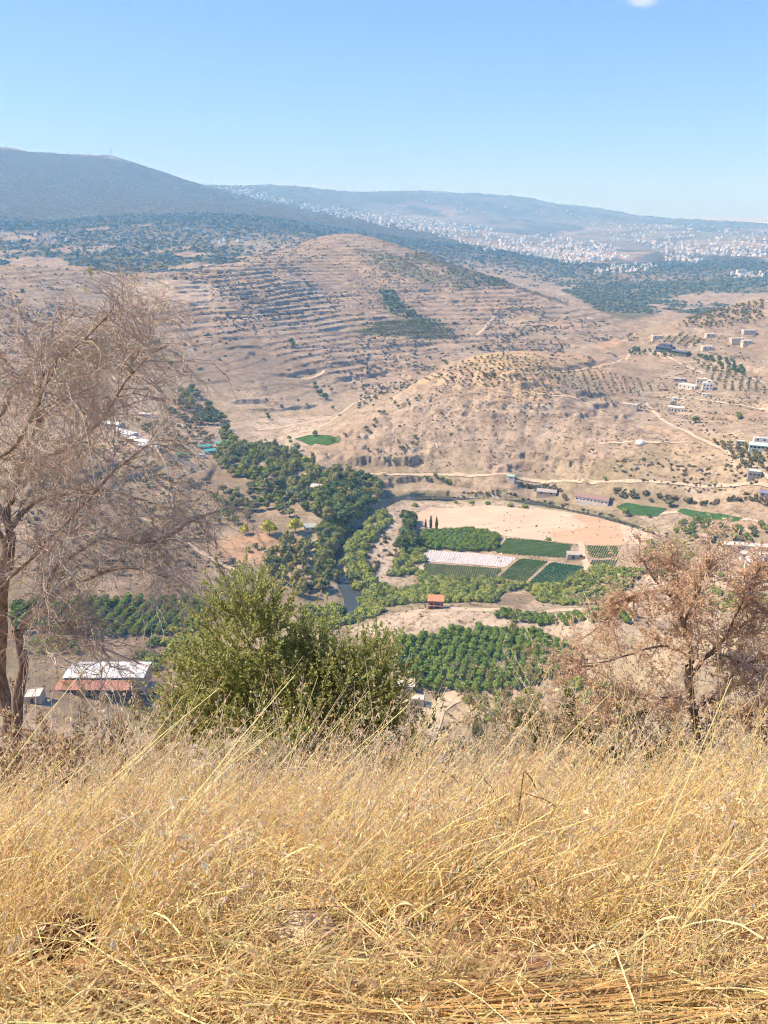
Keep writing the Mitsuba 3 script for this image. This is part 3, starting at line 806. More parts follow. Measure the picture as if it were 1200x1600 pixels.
# the cattle barn below the bare tree: white sheet roof, red lean-to in front
s = Site((90, 1099), (212, 1099), width=31.0, depth=22)
s.z = s.z + 0.1
key = numbered('barn'); tag(key, 'long low barn with white sheet roof seen through the bare tree', 'barn')
v, f = mesh_of(box(-15.4, 15.4, 9.5, 20.5, -2, 4.2) - box(-15.0, 15.0, 9.9, 20.1, -1, 5))
add('wall', s.put(v), f, 'wall_paint', color=STONE, parent=key)
panel_roof(s, key, -16, 16, 9.2, 15.2, 4.4, 4.85, 12, (0.68, 0.70, 0.72), 'sheet_metal', 0.08)
panel_roof(s, key, -16, 16, 15.21, 20.8, 4.87, 4.4, 12, (0.66, 0.68, 0.71), 'sheet_metal', 0.10)
key = numbered('lean_to'); tag(key, 'open cattle shelter with rusty red sheet roof in front of the white barn', 'shelter')
panel_roof(s, key, -17, 12, 2.6, 8.6, 3.1, 3.7, 11, (0.36, 0.18, 0.125), 'sheet_metal', 0.2)
for x in np.linspace(-16.6, 11.6, 10):
    for y in (2.8, 8.0):
        v, f = mesh_of(box(x - 0.09, x + 0.09, y - 0.09, y + 0.09, -2, 2.95 + 0.1 * y))
        add('post', s.put(v), f, 'wood_post', color=(0.16, 0.13, 0.11), parent=key)
for z in (0.5, 1.1):
    v, f = mesh_of(box(-16.6, 11.6, 2.68, 2.74, z, z + 0.09))
    add('rail', s.put(v), f, 'wood_post', color=(0.25, 0.24, 0.23), parent=key)
v, f = mesh_of(box(-16.8, 11.8, 8.15, 8.35, -2, 3.6))
add('back_wall', s.put(v), f, 'wall_paint', color=(0.24, 0.20, 0.17), parent=key)
house('shed', 'small pale block shed at the right end of the white barn', 'shed', (226, 1088), (246, 1088), 5, 2.8, CREAM, wins=win(1), doors=[(0.8, 1.0, 2.1)])
house('shed', 'low grey block shed at the left end of the white barn', 'shed', (36, 1100), (64, 1098), 6, 2.6, STONE, doors=[(0.5, 1.4, 2.1)])
house('stone_hut', 'pale stone hut with rubble roof at the right edge of the olive bush', 'hut', (618, 1085), (648, 1086), 6.5, 3.2, (0.52, 0.49, 0.44), wins=win(2), doors=[(0.85, 1.0, 2.1)])
house('shed', 'low flat shed by the yard below the orchard, casting a dark shadow', 'shed', (640, 1102), (662, 1104), 4.0, 2.6, (0.45, 0.40, 0.34), doors=[(0.5, 1.2, 2.1)])

# twin utility poles in the yard
key = numbered('utility_pole'); tag(key, 'twin-legged utility pole with crossbar standing in the pale yard', 'utility pole')
x, y = at(655, 1146, rmin=200); z = float(H(x, y))


def tube(P, R, k=6):
    """tapered tube along points"""
    P, R = np.asarray(P, float), np.broadcast_to(np.asarray(R, float), (len(P),))
    t = np.gradient(P, axis=0); t /= np.linalg.norm(t, axis=1, keepdims=True) + 1e-12
    ref = np.where(np.abs(t[:, 2:3]) > 0.9, [[1.0, 0, 0]], [[0, 0, 1.0]])
    a = np.cross(t, ref); a /= np.linalg.norm(a, axis=1, keepdims=True) + 1e-12
    b = np.cross(t, a)
    th = np.arange(k) * 2 * np.pi / k
    v = P[:, None] + R[:, None, None] * (a[:, None] * np.cos(th)[None, :, None] + b[:, None] * np.sin(th)[None, :, None])
    i = np.arange(len(P) * k).reshape(len(P), k)
    A, B = i[:-1], np.roll(i[:-1], -1, 1)
    Cc, D = np.roll(i[1:], -1, 1), i[1:]
    f = np.vstack([np.stack([A, B, Cc], -1).reshape(-1, 3), np.stack([A, Cc, D], -1).reshape(-1, 3)])
    return v.reshape(-1, 3), f


for o in (-0.55, 0.55):
    v, f = tube([[x + o * 1.6, y, z - 1], [x + o, y, z + 11.5]], [0.17, 0.12])
    add('pole', v, f, 'wood_post', color=(0.13, 0.11, 0.10), parent=key, smooth=True)
v, f = mesh_of(box(x - 1.5, x + 1.5, y - 0.1, y + 0.1, z + 11.0, z + 11.25))
add('crossbar', v, f, 'wood_post', color=(0.13, 0.11, 0.10), parent=key)
for px, py, hh, lab in ((276, 748, 9, 'thin utility pole beside the grey road on the left slope'), (303, 722, 8, 'thin pale pole above the bend of the grey road')):
    x, y = at(px, py); z = float(H(x, y))
    key = numbered('utility_pole'); tag(key, lab, 'utility pole')
    v, f = tube([[x, y, z - 0.5], [x, y, z + hh]], [0.16, 0.11])
    add('pole', v, f, 'wood_post', color=(0.45, 0.42, 0.38), parent=key, smooth=True)
    v, f = mesh_of(box(x - 0.9, x + 0.9, y - 0.07, y + 0.07, z + hh - 0.6, z + hh - 0.45))
    add('crossbar', v, f, 'wood_post', color=(0.4, 0.38, 0.35), parent=key)

# red house on the bench
key, s = house('red_house', 'unfinished red brick house with orange roof slab on the bench above the river trees', 'house', (669, 950), (692, 951), 6.2, 4.4, (0.36, 0.15, 0.10),
               roof=('none', 0), wins=[(0.22, 2.6, 1.3, 1.2), (0.62, 2.6, 2.2, 1.2), (0.62, 0.6, 2.0, 1.4)], doors=[(0.2, 1.3, 2.0)])
v, f = mesh_of(box(-s.w / 2 - 0.5, s.w / 2 + 0.5, -0.5, 6.8, 4.403, 4.75))
add('roof', s.put(v), f, 'wall_paint', color=(0.50, 0.24, 0.14), parent=key)
v, f = mesh_of(box(-s.w / 2 - 0.3, s.w / 2 + 0.3, -0.9, -0.003, 2.1, 2.35))
add('balcony_slab', s.put(v), f, 'wall_paint', color=(0.42, 0.26, 0.2), parent=key)
v, f = mesh_of(box(0, 2.6, -1.8, -0.6, 0.0, 0.9))
vv, ff = s.put(v) + np.r_[s.e * (s.w / 2 + 0.6), 0], f
k2 = add('tarp_stack', vv, ff, 'wall_paint', color=(0.10, 0.16, 0.34), label='blue covered stack on the ground beside the red brick house', cat='stack')

# right side of the valley
key, s = house('white_house', 'white two-storey house with set-back upper room at the right edge', 'house', (1175, 893), (1208, 896), 9, 4.2, (0.78, 0.78, 0.78),
               wins=win(3, 1.1, 1.6, 1.6), doors=[(0.92, 1.1, 2.2)], upper=(0.30, 0.85, 2.5, 8.0, 3.2), width=14)
house('red_roofed_house', 'low house with red tiled roof just below the white house', 'house', (1164, 913), (1197, 915), 9, 2.9, (0.66, 0.60, 0.54), roof=('hip', (0.42, 0.15, 0.08)), wins=win(3), doors=[(0.5, 1, 2.1)], rise=1.5)
house('shed', 'small white flat shed left of the red roofed house', 'shed', (1160, 916), (1172, 917), 5, 2.4, WHITE, wins=win(1), doors=[(0.8, 0.9, 2.0)])
house('flat_building', 'long flat beige building behind the white house', 'building', (1128, 862), (1215, 868), 6, 2.6, BEIGE, wins=win(8, 0.9, 0.9, 1.0))
house('shed', 'white flat-topped shed between the beige building and white house', 'shed', (1158, 874), (1180, 876), 5, 2.5, WHITE, wins=win(2))
house('pink_house', 'small pinkish house behind the dry brown shrub', 'house', (1093, 850), (1110, 852), 6, 4.0, (0.55, 0.36, 0.30), roof=('flat', (0.5, 0.4, 0.36)), wins=win(2), doors=[(0.5, 1, 2.1)])
house('long_barn', 'long barn with dull red roof and white walls by the dry stream', 'barn', (898, 786), (949, 794), 8, 3.4, WHITE, roof=('gable', (0.28, 0.19, 0.165)), wins=win(9, 1.3, 1.4, 0.9), rise=1.5, rmin=400)
house('shed', 'grey-roofed shed at the left of the long red barn', 'shed', (838, 776), (868, 779), 7, 2.6, BEIGE, roof=('gable', (0.36, 0.33, 0.30)), wins=win(2), rise=0.9, rmin=400)
house('kiosk', 'small white and green hut beside the valley road', 'hut', (792, 753), (803, 754), 4, 2.8, (0.7, 0.72, 0.70), roof=('gable', (0.30, 0.45, 0.36)), wins=win(1), rise=0.7, rmin=400)
house('field_shed', 'pale field shed beside the winding dirt track', 'shed', (886, 874), (905, 875), 5, 2.6, (0.50, 0.46, 0.42), roof=('gable', (0.40, 0.36, 0.33)), doors=[(0.5, 1.6, 2.1)], rise=0.8, rmin=380)
sp = np.array(at(908, 872, rmin=380))
uu = np.stack(np.meshgrid(np.linspace(0, 2 * np.pi, 18), np.linspace(0, 1, 7), indexing='ij'), -1)
rr_ = 3.0 * uu[..., 1] * (0.8 + 0.4 * meshkit.noise(np.stack([np.cos(uu[..., 0]) * 1.5, np.sin(uu[..., 0]) * 1.5, uu[..., 1]], -1)))
hx, hy = sp[0] + rr_ * np.cos(uu[..., 0]), sp[1] + rr_ * np.sin(uu[..., 0])
hz = H(hx, hy) - 0.2 + 1.9 * (1 - uu[..., 1]) ** 0.8 * (0.8 + 0.4 * meshkit.noise(np.stack([hx, hy, hx * 0], -1) * 1.3))
i = np.arange(18 * 7).reshape(18, 7)
q = np.stack([i[:-1, :-1], i[1:, :-1], i[1:, 1:], i[:-1, 1:]], -1).reshape(-1, 4)
add('manure_heap', np.stack([hx, hy, hz], -1).reshape(-1, 3), np.vstack([q[:, [0, 2, 1]], q[:, [0, 3, 2]]]), 'earth', color=(0.13, 0.07, 0.05), smooth=True, label='dark brown heap beside the pale field shed', cat='heap')
house('long_greenhouse', 'long greenhouse with pale turquoise roof at the right edge', 'greenhouse', (1170, 704), (1212, 708), 7, 2.8, (0.50, 0.58, 0.55), roof=('gable', (0.42, 0.60, 0.57)), wins=win(7, 0.8, 1.6, 1.2), rise=1.2)
house('flat_building', 'low white walled building just above the turquoise greenhouse', 'building', (1178, 692), (1210, 694), 5, 2.6, WHITE, wins=win(3))
house('shed', 'dark shed with pale roof above the turquoise greenhouse\'s left end', 'shed', (1150, 697), (1164, 698), 5, 2.6, STONE, wins=win(2))
house('flat_building', 'dark grey block building beside the lower end of the sloping road', 'building', (1168, 748), (1188, 750), 7, 3.4, (0.30, 0.29, 0.29), wins=win(3))
house('shed', 'blue-roofed shed at the right edge above the bright green fields', 'shed', (1185, 782), (1205, 784), 5, 2.8, BEIGE, roof=('gable', (0.2, 0.22, 0.34)), wins=win(2), rise=0.8)
# farmhouses on the slope
kw = dict(rmin=560, rmax=1200)
house('farmhouse', 'two-storey white farmhouse at the right of the hillside farm', 'house', (1097, 610), (1113, 611), 8, 5.8, WHITE, wins=win(3, 3.4) + win(3, 0.9), doors=[(0.5, 1.1, 2.1)], upper=(0.4, 0.8, 2, 6, 2.4), **kw)
house('farmhouse', 'long low white farm building at the left of the hillside farm', 'house', (1059, 607), (1085, 611), 7, 3.2, (0.68, 0.65, 0.60), roof=('flat', WHITE), wins=win(4), doors=[(0.9, 1, 2.1)], **kw)
house('farmhouse', 'beige farm building with roof tank at the back of the hillside farm', 'house', (1088, 600), (1104, 601), 7, 4.0, CREAM, roof=('flat', CREAM, 1), wins=win(3), **kw)
house('shed', 'narrow grey shed behind the hillside farm', 'shed', (1052, 596), (1070, 597), 4, 2.4, STONE, roof=('gable', (0.42, 0.40, 0.38)), wins=win(2), rise=0.6, **kw)
house('shed', 'low white shed in front of the two-storey farmhouse', 'shed', (1096, 620), (1110, 621), 4, 2.2, WHITE, wins=win(2), **kw)
house('hut', 'tiny white hut below the hillside farm', 'hut', (1049, 627), (1059, 628), 4, 2.6, WHITE, wins=win(1), doors=[(0.7, 1, 2)], **kw)
house('farmhouse', 'low pale house beside the upper end of the sloping road', 'house', (1042, 646), (1068, 648), 8, 3.6, CREAM, roof=('flat', WHITE), wins=win(5), doors=[(0.5, 1, 2.1)], **kw)
house('flat_building', 'plain grey concrete building alone on the bare hill', 'building', (969, 636), (995, 639), 6, 2.8, (0.46, 0.42, 0.37), roof=('flat', (0.5, 0.45, 0.4)), wins=win(3, 1.2, 0.9, 0.7), **kw)
house('glasshouse', 'dark blue glazed building on the terrace at the hilltop', 'building', (1024, 548), (1048, 551), 10, 4.2, (0.10, 0.12, 0.18), roof=('flat', (0.11, 0.13, 0.20)), wins=win(7, 1.2, 2.2, 2.0), upper=(0.1, 0.8, 3, 9, 2.6), **kw)
house('net_house', 'long low dark net house right of the glazed hilltop building', 'building', (1048, 553), (1073, 556), 9, 2.6, (0.10, 0.11, 0.13), roof=('gable', (0.10, 0.115, 0.14)), rise=0.8, wins=win(6, 0.6, 1.8, 1.4), **kw)
for px, py, w, lab in ((1100, 548, 11, 'white hillside house nearest the row of dark trees'), (1146, 538, 13, 'low white house left of its neighbour on the upper right hill'), (1162, 540, 10, 'white house with two windows right of its neighbour on the upper right hill'),
                       (1104, 528, 9, 'cream house among the olive rows high on the right hill'), (1022, 531, 12, 'beige walled ruin at the left end of the right hill'), (1165, 523, 14, 'long beige house highest on the right hill')):
    house('hill_house', lab, 'house', (px, py), (px + 12, py), 7, 3.4, rb.choice([WHITE, CREAM, CREAM]), wins=win(2), rmin=560, rmax=1300, width=w)
# dome
x, y = at(1000, 693, rmin=560, rmax=900)
u_, v_ = np.meshgrid(np.linspace(0, 2 * np.pi, 25), np.linspace(0, np.pi / 2, 9), indexing='ij')
dv = np.stack([x + 3.3 * np.cos(u_) * np.cos(v_), y + 3.3 * np.sin(u_) * np.cos(v_), H(x, y) - 0.2 + 3.0 * np.sin(v_)], -1).reshape(-1, 3)
i = np.arange(25 * 9).reshape(25, 9)
q = np.stack([i[:-1, :-1], i[1:, :-1], i[1:, 1:], i[:-1, 1:]], -1).reshape(-1, 4)
key = numbered('dome_tank'); tag(key, 'small pale domed water tank alone on the bare slope', 'tank')
add('dome', dv, np.vstack([q[:, [0, 1, 2]], q[:, [0, 2, 3]]]), 'sheet_metal', color=(0.62, 0.68, 0.70), smooth=True, parent=key)
v, f = tube([[x, y, H(x, y) - 1.0], [x, y, H(x, y) + 0.25]], 3.45, 24)
add('base_ring', v, f, 'wall_paint', color=STONE, parent=key)
# left side of the valley
kl = dict(rmin=450, rmax=900)
for a, b, d, col, lab in (((158, 664), (186, 668), 8, (0.70, 0.72, 0.74), 'white polythene greenhouse highest of the greenhouse row on the left slope'),
                          ((176, 676), (204, 684), 8, (0.68, 0.70, 0.72), 'white polythene greenhouse second from the top of the left slope row'),
                          ((200, 690), (226, 697), 8, (0.66, 0.68, 0.70), 'white polythene greenhouse third from the top of the left slope row'),
                          ((216, 700), (244, 703), 7, (0.50, 0.53, 0.55), 'grey polythene greenhouse lowest of the left slope row')):
    house('greenhouse', lab, 'greenhouse', a, b, d, 2.4, (0.6, 0.62, 0.63), roof=('gable', col), rise=1.3, wins=win(4, 0.7, 1.5, 1.0), **kl)
house('shed', 'white shed above the greenhouse row on the left slope', 'shed', (219, 651), (236, 652), 5, 2.6, WHITE, roof=('gable', WHITE), wins=win(2), rise=0.6, **kl)
for a, b, lab in (((312, 704), (332, 702), 'turquoise-roofed shed on the left among three near the wood'), ((338, 698), (364, 696), 'largest turquoise-roofed shed at the edge of the wood'), ((320, 711), (338, 709), 'turquoise-roofed shed lowest of three near the wood')):
    house('turquoise_shed', lab, 'shed', a, b, 6, 2.4, (0.3, 0.3, 0.28), roof=('gable', (0.05, 0.34, 0.33)), rise=0.7, wins=win(3, 0.7, 1.4, 1.1), **kl)
house('green_tent', 'small green-roofed shelter beside the grey road', 'shelter', (277, 716), (293, 714), 5, 2.0, (0.2, 0.25, 0.2), roof=('gable', (0.07, 0.28, 0.15)), rise=0.9, wins=win(1), **kl)
house('hut', 'small pale blue hut at the bend of the grey road', 'hut', (310, 716), (318, 716), 4, 2.3, (0.6, 0.68, 0.72), roof=('flat', (0.55, 0.65, 0.72)), wins=win(1), **kl)
house('hut', 'grey-roofed hut standing between the trees of the wood', 'hut', (485, 768), (502, 770), 6, 3.4, STONE, roof=('gable', (0.45, 0.44, 0.42)), wins=win(1), rmin=400, rmax=620)
house('hut', 'pale green-roofed hut in the wood near the yellow-green trees', 'hut', (476, 832), (494, 831), 5, 3.0, CREAM, roof=('gable', (0.38, 0.45, 0.40)), wins=win(2), rmin=350, rmax=520)
# ------------------------------------------------------------------ trees, orchards, scrub, woods, the town
scene['leaf'] = {'type': 'twosided', 'bsdf': {'type': 'diffuse', 'reflectance': vc()}}
scene['bark'] = {'type': 'twosided', 'bsdf': {'type': 'diffuse', 'reflectance': vc()}}
import trimesh
ICO = trimesh.creation.icosphere(1)
ICV, ICF = np.array(ICO.vertices), np.array(ICO.faces)


def crown_mesh(lobes, n, size, col, seed, var=0.28, core=0.76, spread=0.16, flat=0.75):
    """lobes: (x, y, z, rx, rz). Leaf clumps spread through the outer part of each lobe, over a dense lumpy heart."""
    rg = np.random.default_rng(seed)
    vs, fs, cs, at_ = [], [], [], 0
    L = np.array(lobes, float)
    share = (L[:, 3] ** 2) / (L[:, 3] ** 2).sum()
    col = np.asarray(col, float)
    for (x, y, z, rx, rz), sh in zip(L, share):
        if core > 0:
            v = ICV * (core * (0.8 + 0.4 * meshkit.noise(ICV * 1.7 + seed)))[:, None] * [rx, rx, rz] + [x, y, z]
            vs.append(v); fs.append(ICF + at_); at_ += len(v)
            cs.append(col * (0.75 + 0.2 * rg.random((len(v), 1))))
        m = max(6, int(n * sh))
        d = rg.normal(size=(m, 3)); d /= np.linalg.norm(d, axis=1, keepdims=True)
        d = d[d[:, 2] > -0.65]; m = len(d)
        rad = 1 + spread * rg.normal(size=m) - 0.05
        bump = 0.78 + 0.44 * meshkit.noise(d * 2.1 + seed * 3.1 + x)
        p = d * (rad * bump)[:, None] * [rx, rx, rz] + [x, y, z]
        nrm = d + 0.75 * rg.normal(size=(m, 3)); nrm[:, 2] += 0.35
        nrm /= np.linalg.norm(nrm, axis=1, keepdims=True)
        t = np.cross(nrm, rg.normal(size=(m, 3))); t /= np.linalg.norm(t, axis=1, keepdims=True)
        b = np.cross(nrm, t)
        s = size * (0.55 + 0.8 * rg.random((m, 1)))
        quad = np.stack([p - t * s - b * s * flat * 0.6, p + t * s * 0.8 - b * s * flat + nrm * s * 0.2, p + t * s + b * s * flat * 0.7, p - t * s * 0.7 + b * s * flat - nrm * s * 0.2], 1)
        i = np.arange(m * 4).reshape(m, 4) + at_
        vs.append(quad.reshape(-1, 3)); at_ += 4 * m
        fs.append(np.vstack([i[:, [0, 1, 2]], i[:, [0, 2, 3]]]))
        c = col * (1 - var + 2 * var * rg.random((m, 1))) * (1 + 0.12 * rg.normal(size=(m, 3)))
        cs.append(np.repeat(c, 4, 0))
    return np.vstack(vs), np.vstack(fs), np.clip(np.vstack(cs), 0.004, 0.6)


def trunk_mesh(h, r, lobes, seed):
    rg = np.random.default_rng(seed)
    parts = [tube([[0, 0, -0.5], [rg.normal() * r, rg.normal() * r, h * 0.5], [rg.normal() * r * 2, rg.normal() * r * 2, h]], [r * 1.3, r, r * 0.6], 6)]
    for (x, y, z, rx, rz) in lobes[:4]:
        parts.append(tube([[0, 0, h * 0.55], [x * 0.6, y * 0.6, (h * 0.55 + z) / 2 + 0.2], [x, y, z]], [r * 0.6, r * 0.4, r * 0.2], 5))
    return merge(parts)


def lobes_of(kind, rg):
    if kind == 'broad':
        k = rg.integers(5, 8)
        return [(0, 0, 4.6, 2.8, 2.6)] + [(2.0 * math.cos(a) * rg.uniform(.7, 1.2), 2.0 * math.sin(a) * rg.uniform(.7, 1.2), rg.uniform(3.2, 6.2), rg.uniform(1.5, 2.2), rg.uniform(1.3, 1.9)) for a in np.linspace(0, 6.28, k, endpoint=False) + rg.random()]
    if kind == 'tall':
        return [(rg.normal() * 1.0, rg.normal() * 1.0, z, rg.uniform(1.3, 2.1), rg.uniform(1.3, 2.0)) for z in np.linspace(3.5, 10.5, 7)] + [(rg.normal() * 1.8, rg.normal() * 1.8, rg.uniform(4, 8), 1.4, 1.3) for _ in range(3)]
    if kind == 'cypress':
        return [(0, 0, z, r, 1.3) for z, r in ((1.4, .75), (2.8, .95), (4.2, .95), (5.6, .8), (6.9, .58), (8.0, .32))]
    if kind == 'citrus':
        return [(0, 0, 1.75, 1.65, 1.35)] + [(0.9 * math.cos(a), 0.9 * math.sin(a), rg.uniform(1.2, 2.3), rg.uniform(.7, 1.0), rg.uniform(.6, .9)) for a in rg.random(3) * 6.28]
    if kind == 'olive':
        return [(rg.normal() * .6, rg.normal() * .6, rg.uniform(1.5, 2.5), rg.uniform(.7, 1.2), rg.uniform(.6, .9)) for _ in range(4)]
    if kind == 'riverbush':
        return [(0, 0, 1.6, 2.3, 1.9)] + [(1.8 * math.cos(a), 1.8 * math.sin(a), rg.uniform(.8, 1.8), rg.uniform(1.1, 1.6), rg.uniform(1.0, 1.5)) for a in np.linspace(0, 6.28, 5, endpoint=False) + rg.random()]
    if kind == 'shrub':
        return [(rg.normal() * .5, rg.normal() * .5, rg.uniform(.4, .8), rg.uniform(.6, 1.0), rg.uniform(.5, .85)) for _ in range(3)]


SPECIES = {}


def species(name, kind, cols, n, size, trunk=None, nvar=4, bark=(0.16, 0.12, 0.09), core=0.8, var=0.28, seed=0):
    out = []
    for c_i, col in enumerate(cols):
        for k in range(nvar):
            sd = seed * 1000 + c_i * 50 + k + 1
            rg = np.random.default_rng(sd)
            lob = lobes_of(kind, rg)
            gid = f'{name}_form_{c_i}_{k}'
            g = {'type': 'shapegroup'}
            if trunk:
                v, f = trunk_mesh(trunk[0], trunk[1], lob, sd)
                g['trunk'] = mikit.ply((v, f), 'bark', color=np.broadcast_to(np.asarray(bark), v.shape).copy())
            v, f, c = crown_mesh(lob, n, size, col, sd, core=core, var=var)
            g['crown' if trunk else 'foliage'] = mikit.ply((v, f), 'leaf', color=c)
            scene[gid] = g
            out.append(gid)
    SPECIES[name] = out


species('broadleaf_tree', 'broad', [(0.182, 0.224, 0.053), (0.225, 0.261, 0.056), (0.139, 0.182, 0.053), (0.200, 0.215, 0.075), (0.150, 0.165, 0.085)], 420, 0.46, (3.5, 0.22), 3, seed=1)
species('eucalyptus_tree', 'tall', [(0.280, 0.271, 0.100), (0.225, 0.234, 0.085)], 460, 0.42, (7, 0.22), 3, bark=(0.4, 0.34, 0.28), core=0.62, seed=2)
species('dark_tree', 'broad', [(0.091, 0.131, 0.045), (0.111, 0.160, 0.057)], 420, 0.46, (3.5, 0.24), 3, seed=3)
species('lime_tree', 'broad', [(0.445, 0.419, 0.044)], 420, 0.42, (3.5, 0.2), 2, seed=4)
species('cypress', 'cypress', [(0.074, 0.090, 0.035)], 300, 0.30, (2, 0.15), 3, seed=5, core=0.85)
species('orchard_tree', 'citrus', [(0.123, 0.194, 0.042), (0.156, 0.224, 0.048)], 170, 0.34, (1.4, 0.11), 4, seed=6)
species('olive_tree', 'olive', [(0.173, 0.164, 0.064), (0.140, 0.138, 0.054)], 80, 0.34, (1.4, 0.12), 3, seed=7, core=0.7)
species('river_bush', 'riverbush', [(0.280, 0.318, 0.083), (0.237, 0.280, 0.076), (0.192, 0.242, 0.070)], 330, 0.38, None, 3, seed=8)
species('shrub', 'shrub', [(0.140, 0.130, 0.075), (0.170, 0.145, 0.090), (0.105, 0.110, 0.060)], 40, 0.34, None, 3, seed=9, core=0.7)
rp = np.random.default_rng(99)


PLANTED = []


def plant(sp, XY, scale=(0.8, 1.2), label='', cat='tree', group=None, tall=(0.9, 1.15), sink=0.1, name=None):
    for x, y in np.asarray(XY, float).reshape(-1, 2):
        s = rp.uniform(*scale)
        gid = SPECIES[sp][rp.integers(len(SPECIES[sp]))]
        M = T().translate([float(x), float(y), H(float(x), float(y)) - sink * s]).rotate([0, 0, 1], float(rp.uniform(0, 360))).scale([s, s, s * rp.uniform(*tall)])
        PLANTED.append(dict(name=name or sp, gid=gid, M=M, xy=(x, y), s=s, label=label, cat=cat, group=group))


def settle(most=300):
    """the plants become entries; past 300 of a kind the farther ones are joined into one mass"""
    ordinal = ['first', 'second', 'third', 'fourth', 'fifth', 'sixth', 'seventh', 'eighth', 'ninth', 'tenth', 'eleventh', 'twelfth']
    kinds, groups = {}, {}
    for p in PLANTED:
        kinds.setdefault(p['name'], []).append(p)
    for nm, ps in kinds.items():
        ps.sort(key=lambda p: (p['group'] is not None, np.hypot(*p['xy']) / p['s']))
        for n_, p in enumerate(ps):
            p['one'] = n_ < most
            if p['one'] and p['group']: groups.setdefault(p['group'], []).append(p)
    for g, ps in groups.items():
        az = np.array([math.atan2(*p['xy']) for p in ps]); r = np.array([np.hypot(*p['xy']) for p in ps])
        ra, rr = np.argsort(np.argsort(az)), np.argsort(np.argsort(r))
        for i, p in enumerate(ps):
            if len(ps) <= 12:
                p['label'] += f', {ordinal[ra[i]]} from the left' if len(ps) > 1 else ''
            else:
                k, j = min(2, ra[i] * 3 // len(ps)), min(2, rr[i] * 3 // len(ps))
                p['label'] += ', ' + ('near', 'middle', 'far')[j] + ' ' + ('left part', 'centre', 'right part')[k]
    for nm, ps in kinds.items():
        for p in ps:
            if p['one']:
                key = numbered(nm)
                tag(key, p['label'], p['cat'], p['group'])
            else:
                key = 'far_' + nm
                if key not in labels: tag(key, f"mass of small {nm.replace('_', ' ')}s scattered over the farther slopes", p['cat'], kind='stuff')
                COUNT['~' + key] = COUNT.get('~' + key, 0) + 1
                key = f"{key}__{COUNT['~' + key]:03d}"
            scene[key] = {'type': 'instance', 'shapegroup': {'type': 'ref', 'id': p['gid']}, 'to_world': p['M']}


def stuff(name, sp, XY, scale, label, cat):
    tag(name, label, cat, kind='stuff')
    n = COUNT.get('~' + name, 0)
    for x, y in np.asarray(XY, float).reshape(-1, 2):
        n += 1
        s = rp.uniform(*scale)
        gid = SPECIES[sp][rp.integers(len(SPECIES[sp]))]
        scene[f'{name}__{n:03d}'] = {'type': 'instance', 'shapegroup': {'type': 'ref', 'id': gid},
                                     'to_world': T().translate([float(x), float(y), H(float(x), float(y)) - 0.1 * s]).rotate([0, 0, 1], float(rp.uniform(0, 360))).scale([s, s, s * rp.uniform(0.8, 1.2)])}
    COUNT['~' + name] = n


def spread(P, n, mind=0.0, tries=6):
    """n random points in a polygon of world positions, at least mind apart"""
    poly = Polygon(P).buffer(0)
    x0, y0, x1, y1 = poly.bounds
    pts = np.empty((0, 2))
    for _ in range(tries * 4):
        q = np.c_[rp.uniform(x0, x1, n * 3), rp.uniform(y0, y1, n * 3)]
        q = q[shapely.contains_xy(poly, q[:, 0], q[:, 1])]
        if mind > 0:
            for p in q:
                if len(pts) == 0 or np.min(np.hypot(*(pts - p).T)) > mind:
                    pts = np.vstack([pts, p])
                    if len(pts) >= n: break
        else:
            pts = np.vstack([pts, q])
        if len(pts) >= n: break
    return pts[:n]


def clustered(P, n, s=30.0):
    q = spread(P, n)
    return q[rp.random(len(q)) < 0.75 * sst(0.47, 0.62, fb(q[:, 0], q[:, 1], s, 4, 83))]


def rows(P, direction, dr_, ds, jit=0.3):
    poly = Polygon(P).buffer(0)
    d = np.array(direction, float); d /= np.linalg.norm(d)
    n = np.array([-d[1], d[0]])
    c = np.array(poly.centroid.coords[0])
    a, b = np.meshgrid(np.arange(-150, 150, dr_), np.arange(-150, 150, ds), indexing='ij')
    q = c + a.reshape(-1, 1) * n + b.reshape(-1, 1) * d
    q = q + rp.normal(size=q.shape) * jit
    return q[shapely.contains_xy(poly, q[:, 0], q[:, 1])]


def farthest_last(XY):
    return XY[np.argsort(np.hypot(*XY.T))]


# --- river wood on the left
P_wood = ats('360 690; 385 688; 450 712; 500 738; 560 745; 590 752; 600 775; 575 800; 545 825; 520 850; 500 835; 480 800; 440 790; 400 770; 360 735', 330, 640)
plant('broadleaf_tree', spread(P_wood, 165, 2.8), (0.6, 1.2), 'broad green tree in the dense river wood below the bare hill', 'tree', 'trees of the river wood')
plant('eucalyptus_tree', spread(P_wood, 44, 5), (0.8, 1.1), 'tall grey-green tree rising out of the dense river wood', 'tree', 'tall grey-green trees of the river wood')
plant('river_bush', spread(P_wood, 70, 3), (0.5, 1.0), 'low green bush filling the gaps of the river wood', 'bush', 'undergrowth bushes of the river wood')
P_darkgrove = ats('500 800; 520 770; 560 755; 592 762; 590 785; 560 810; 530 830; 510 825', 330, 640)
plant('dark_tree', spread(P_darkgrove, 26, 4), (1.1, 1.55), 'large dark blue-green tree at the river bend', 'tree', 'dark trees at the river bend')
P_w2 = ats('350 655; 365 690; 400 700; 470 705; 450 725; 400 720; 360 720; 345 690', 450, 760)
plant('broadleaf_tree', spread(P_w2, 46, 3.8), (0.7, 1.05), 'green tree at the wood edge near the turquoise roofs', 'tree', 'trees on the upper edge of the wood')
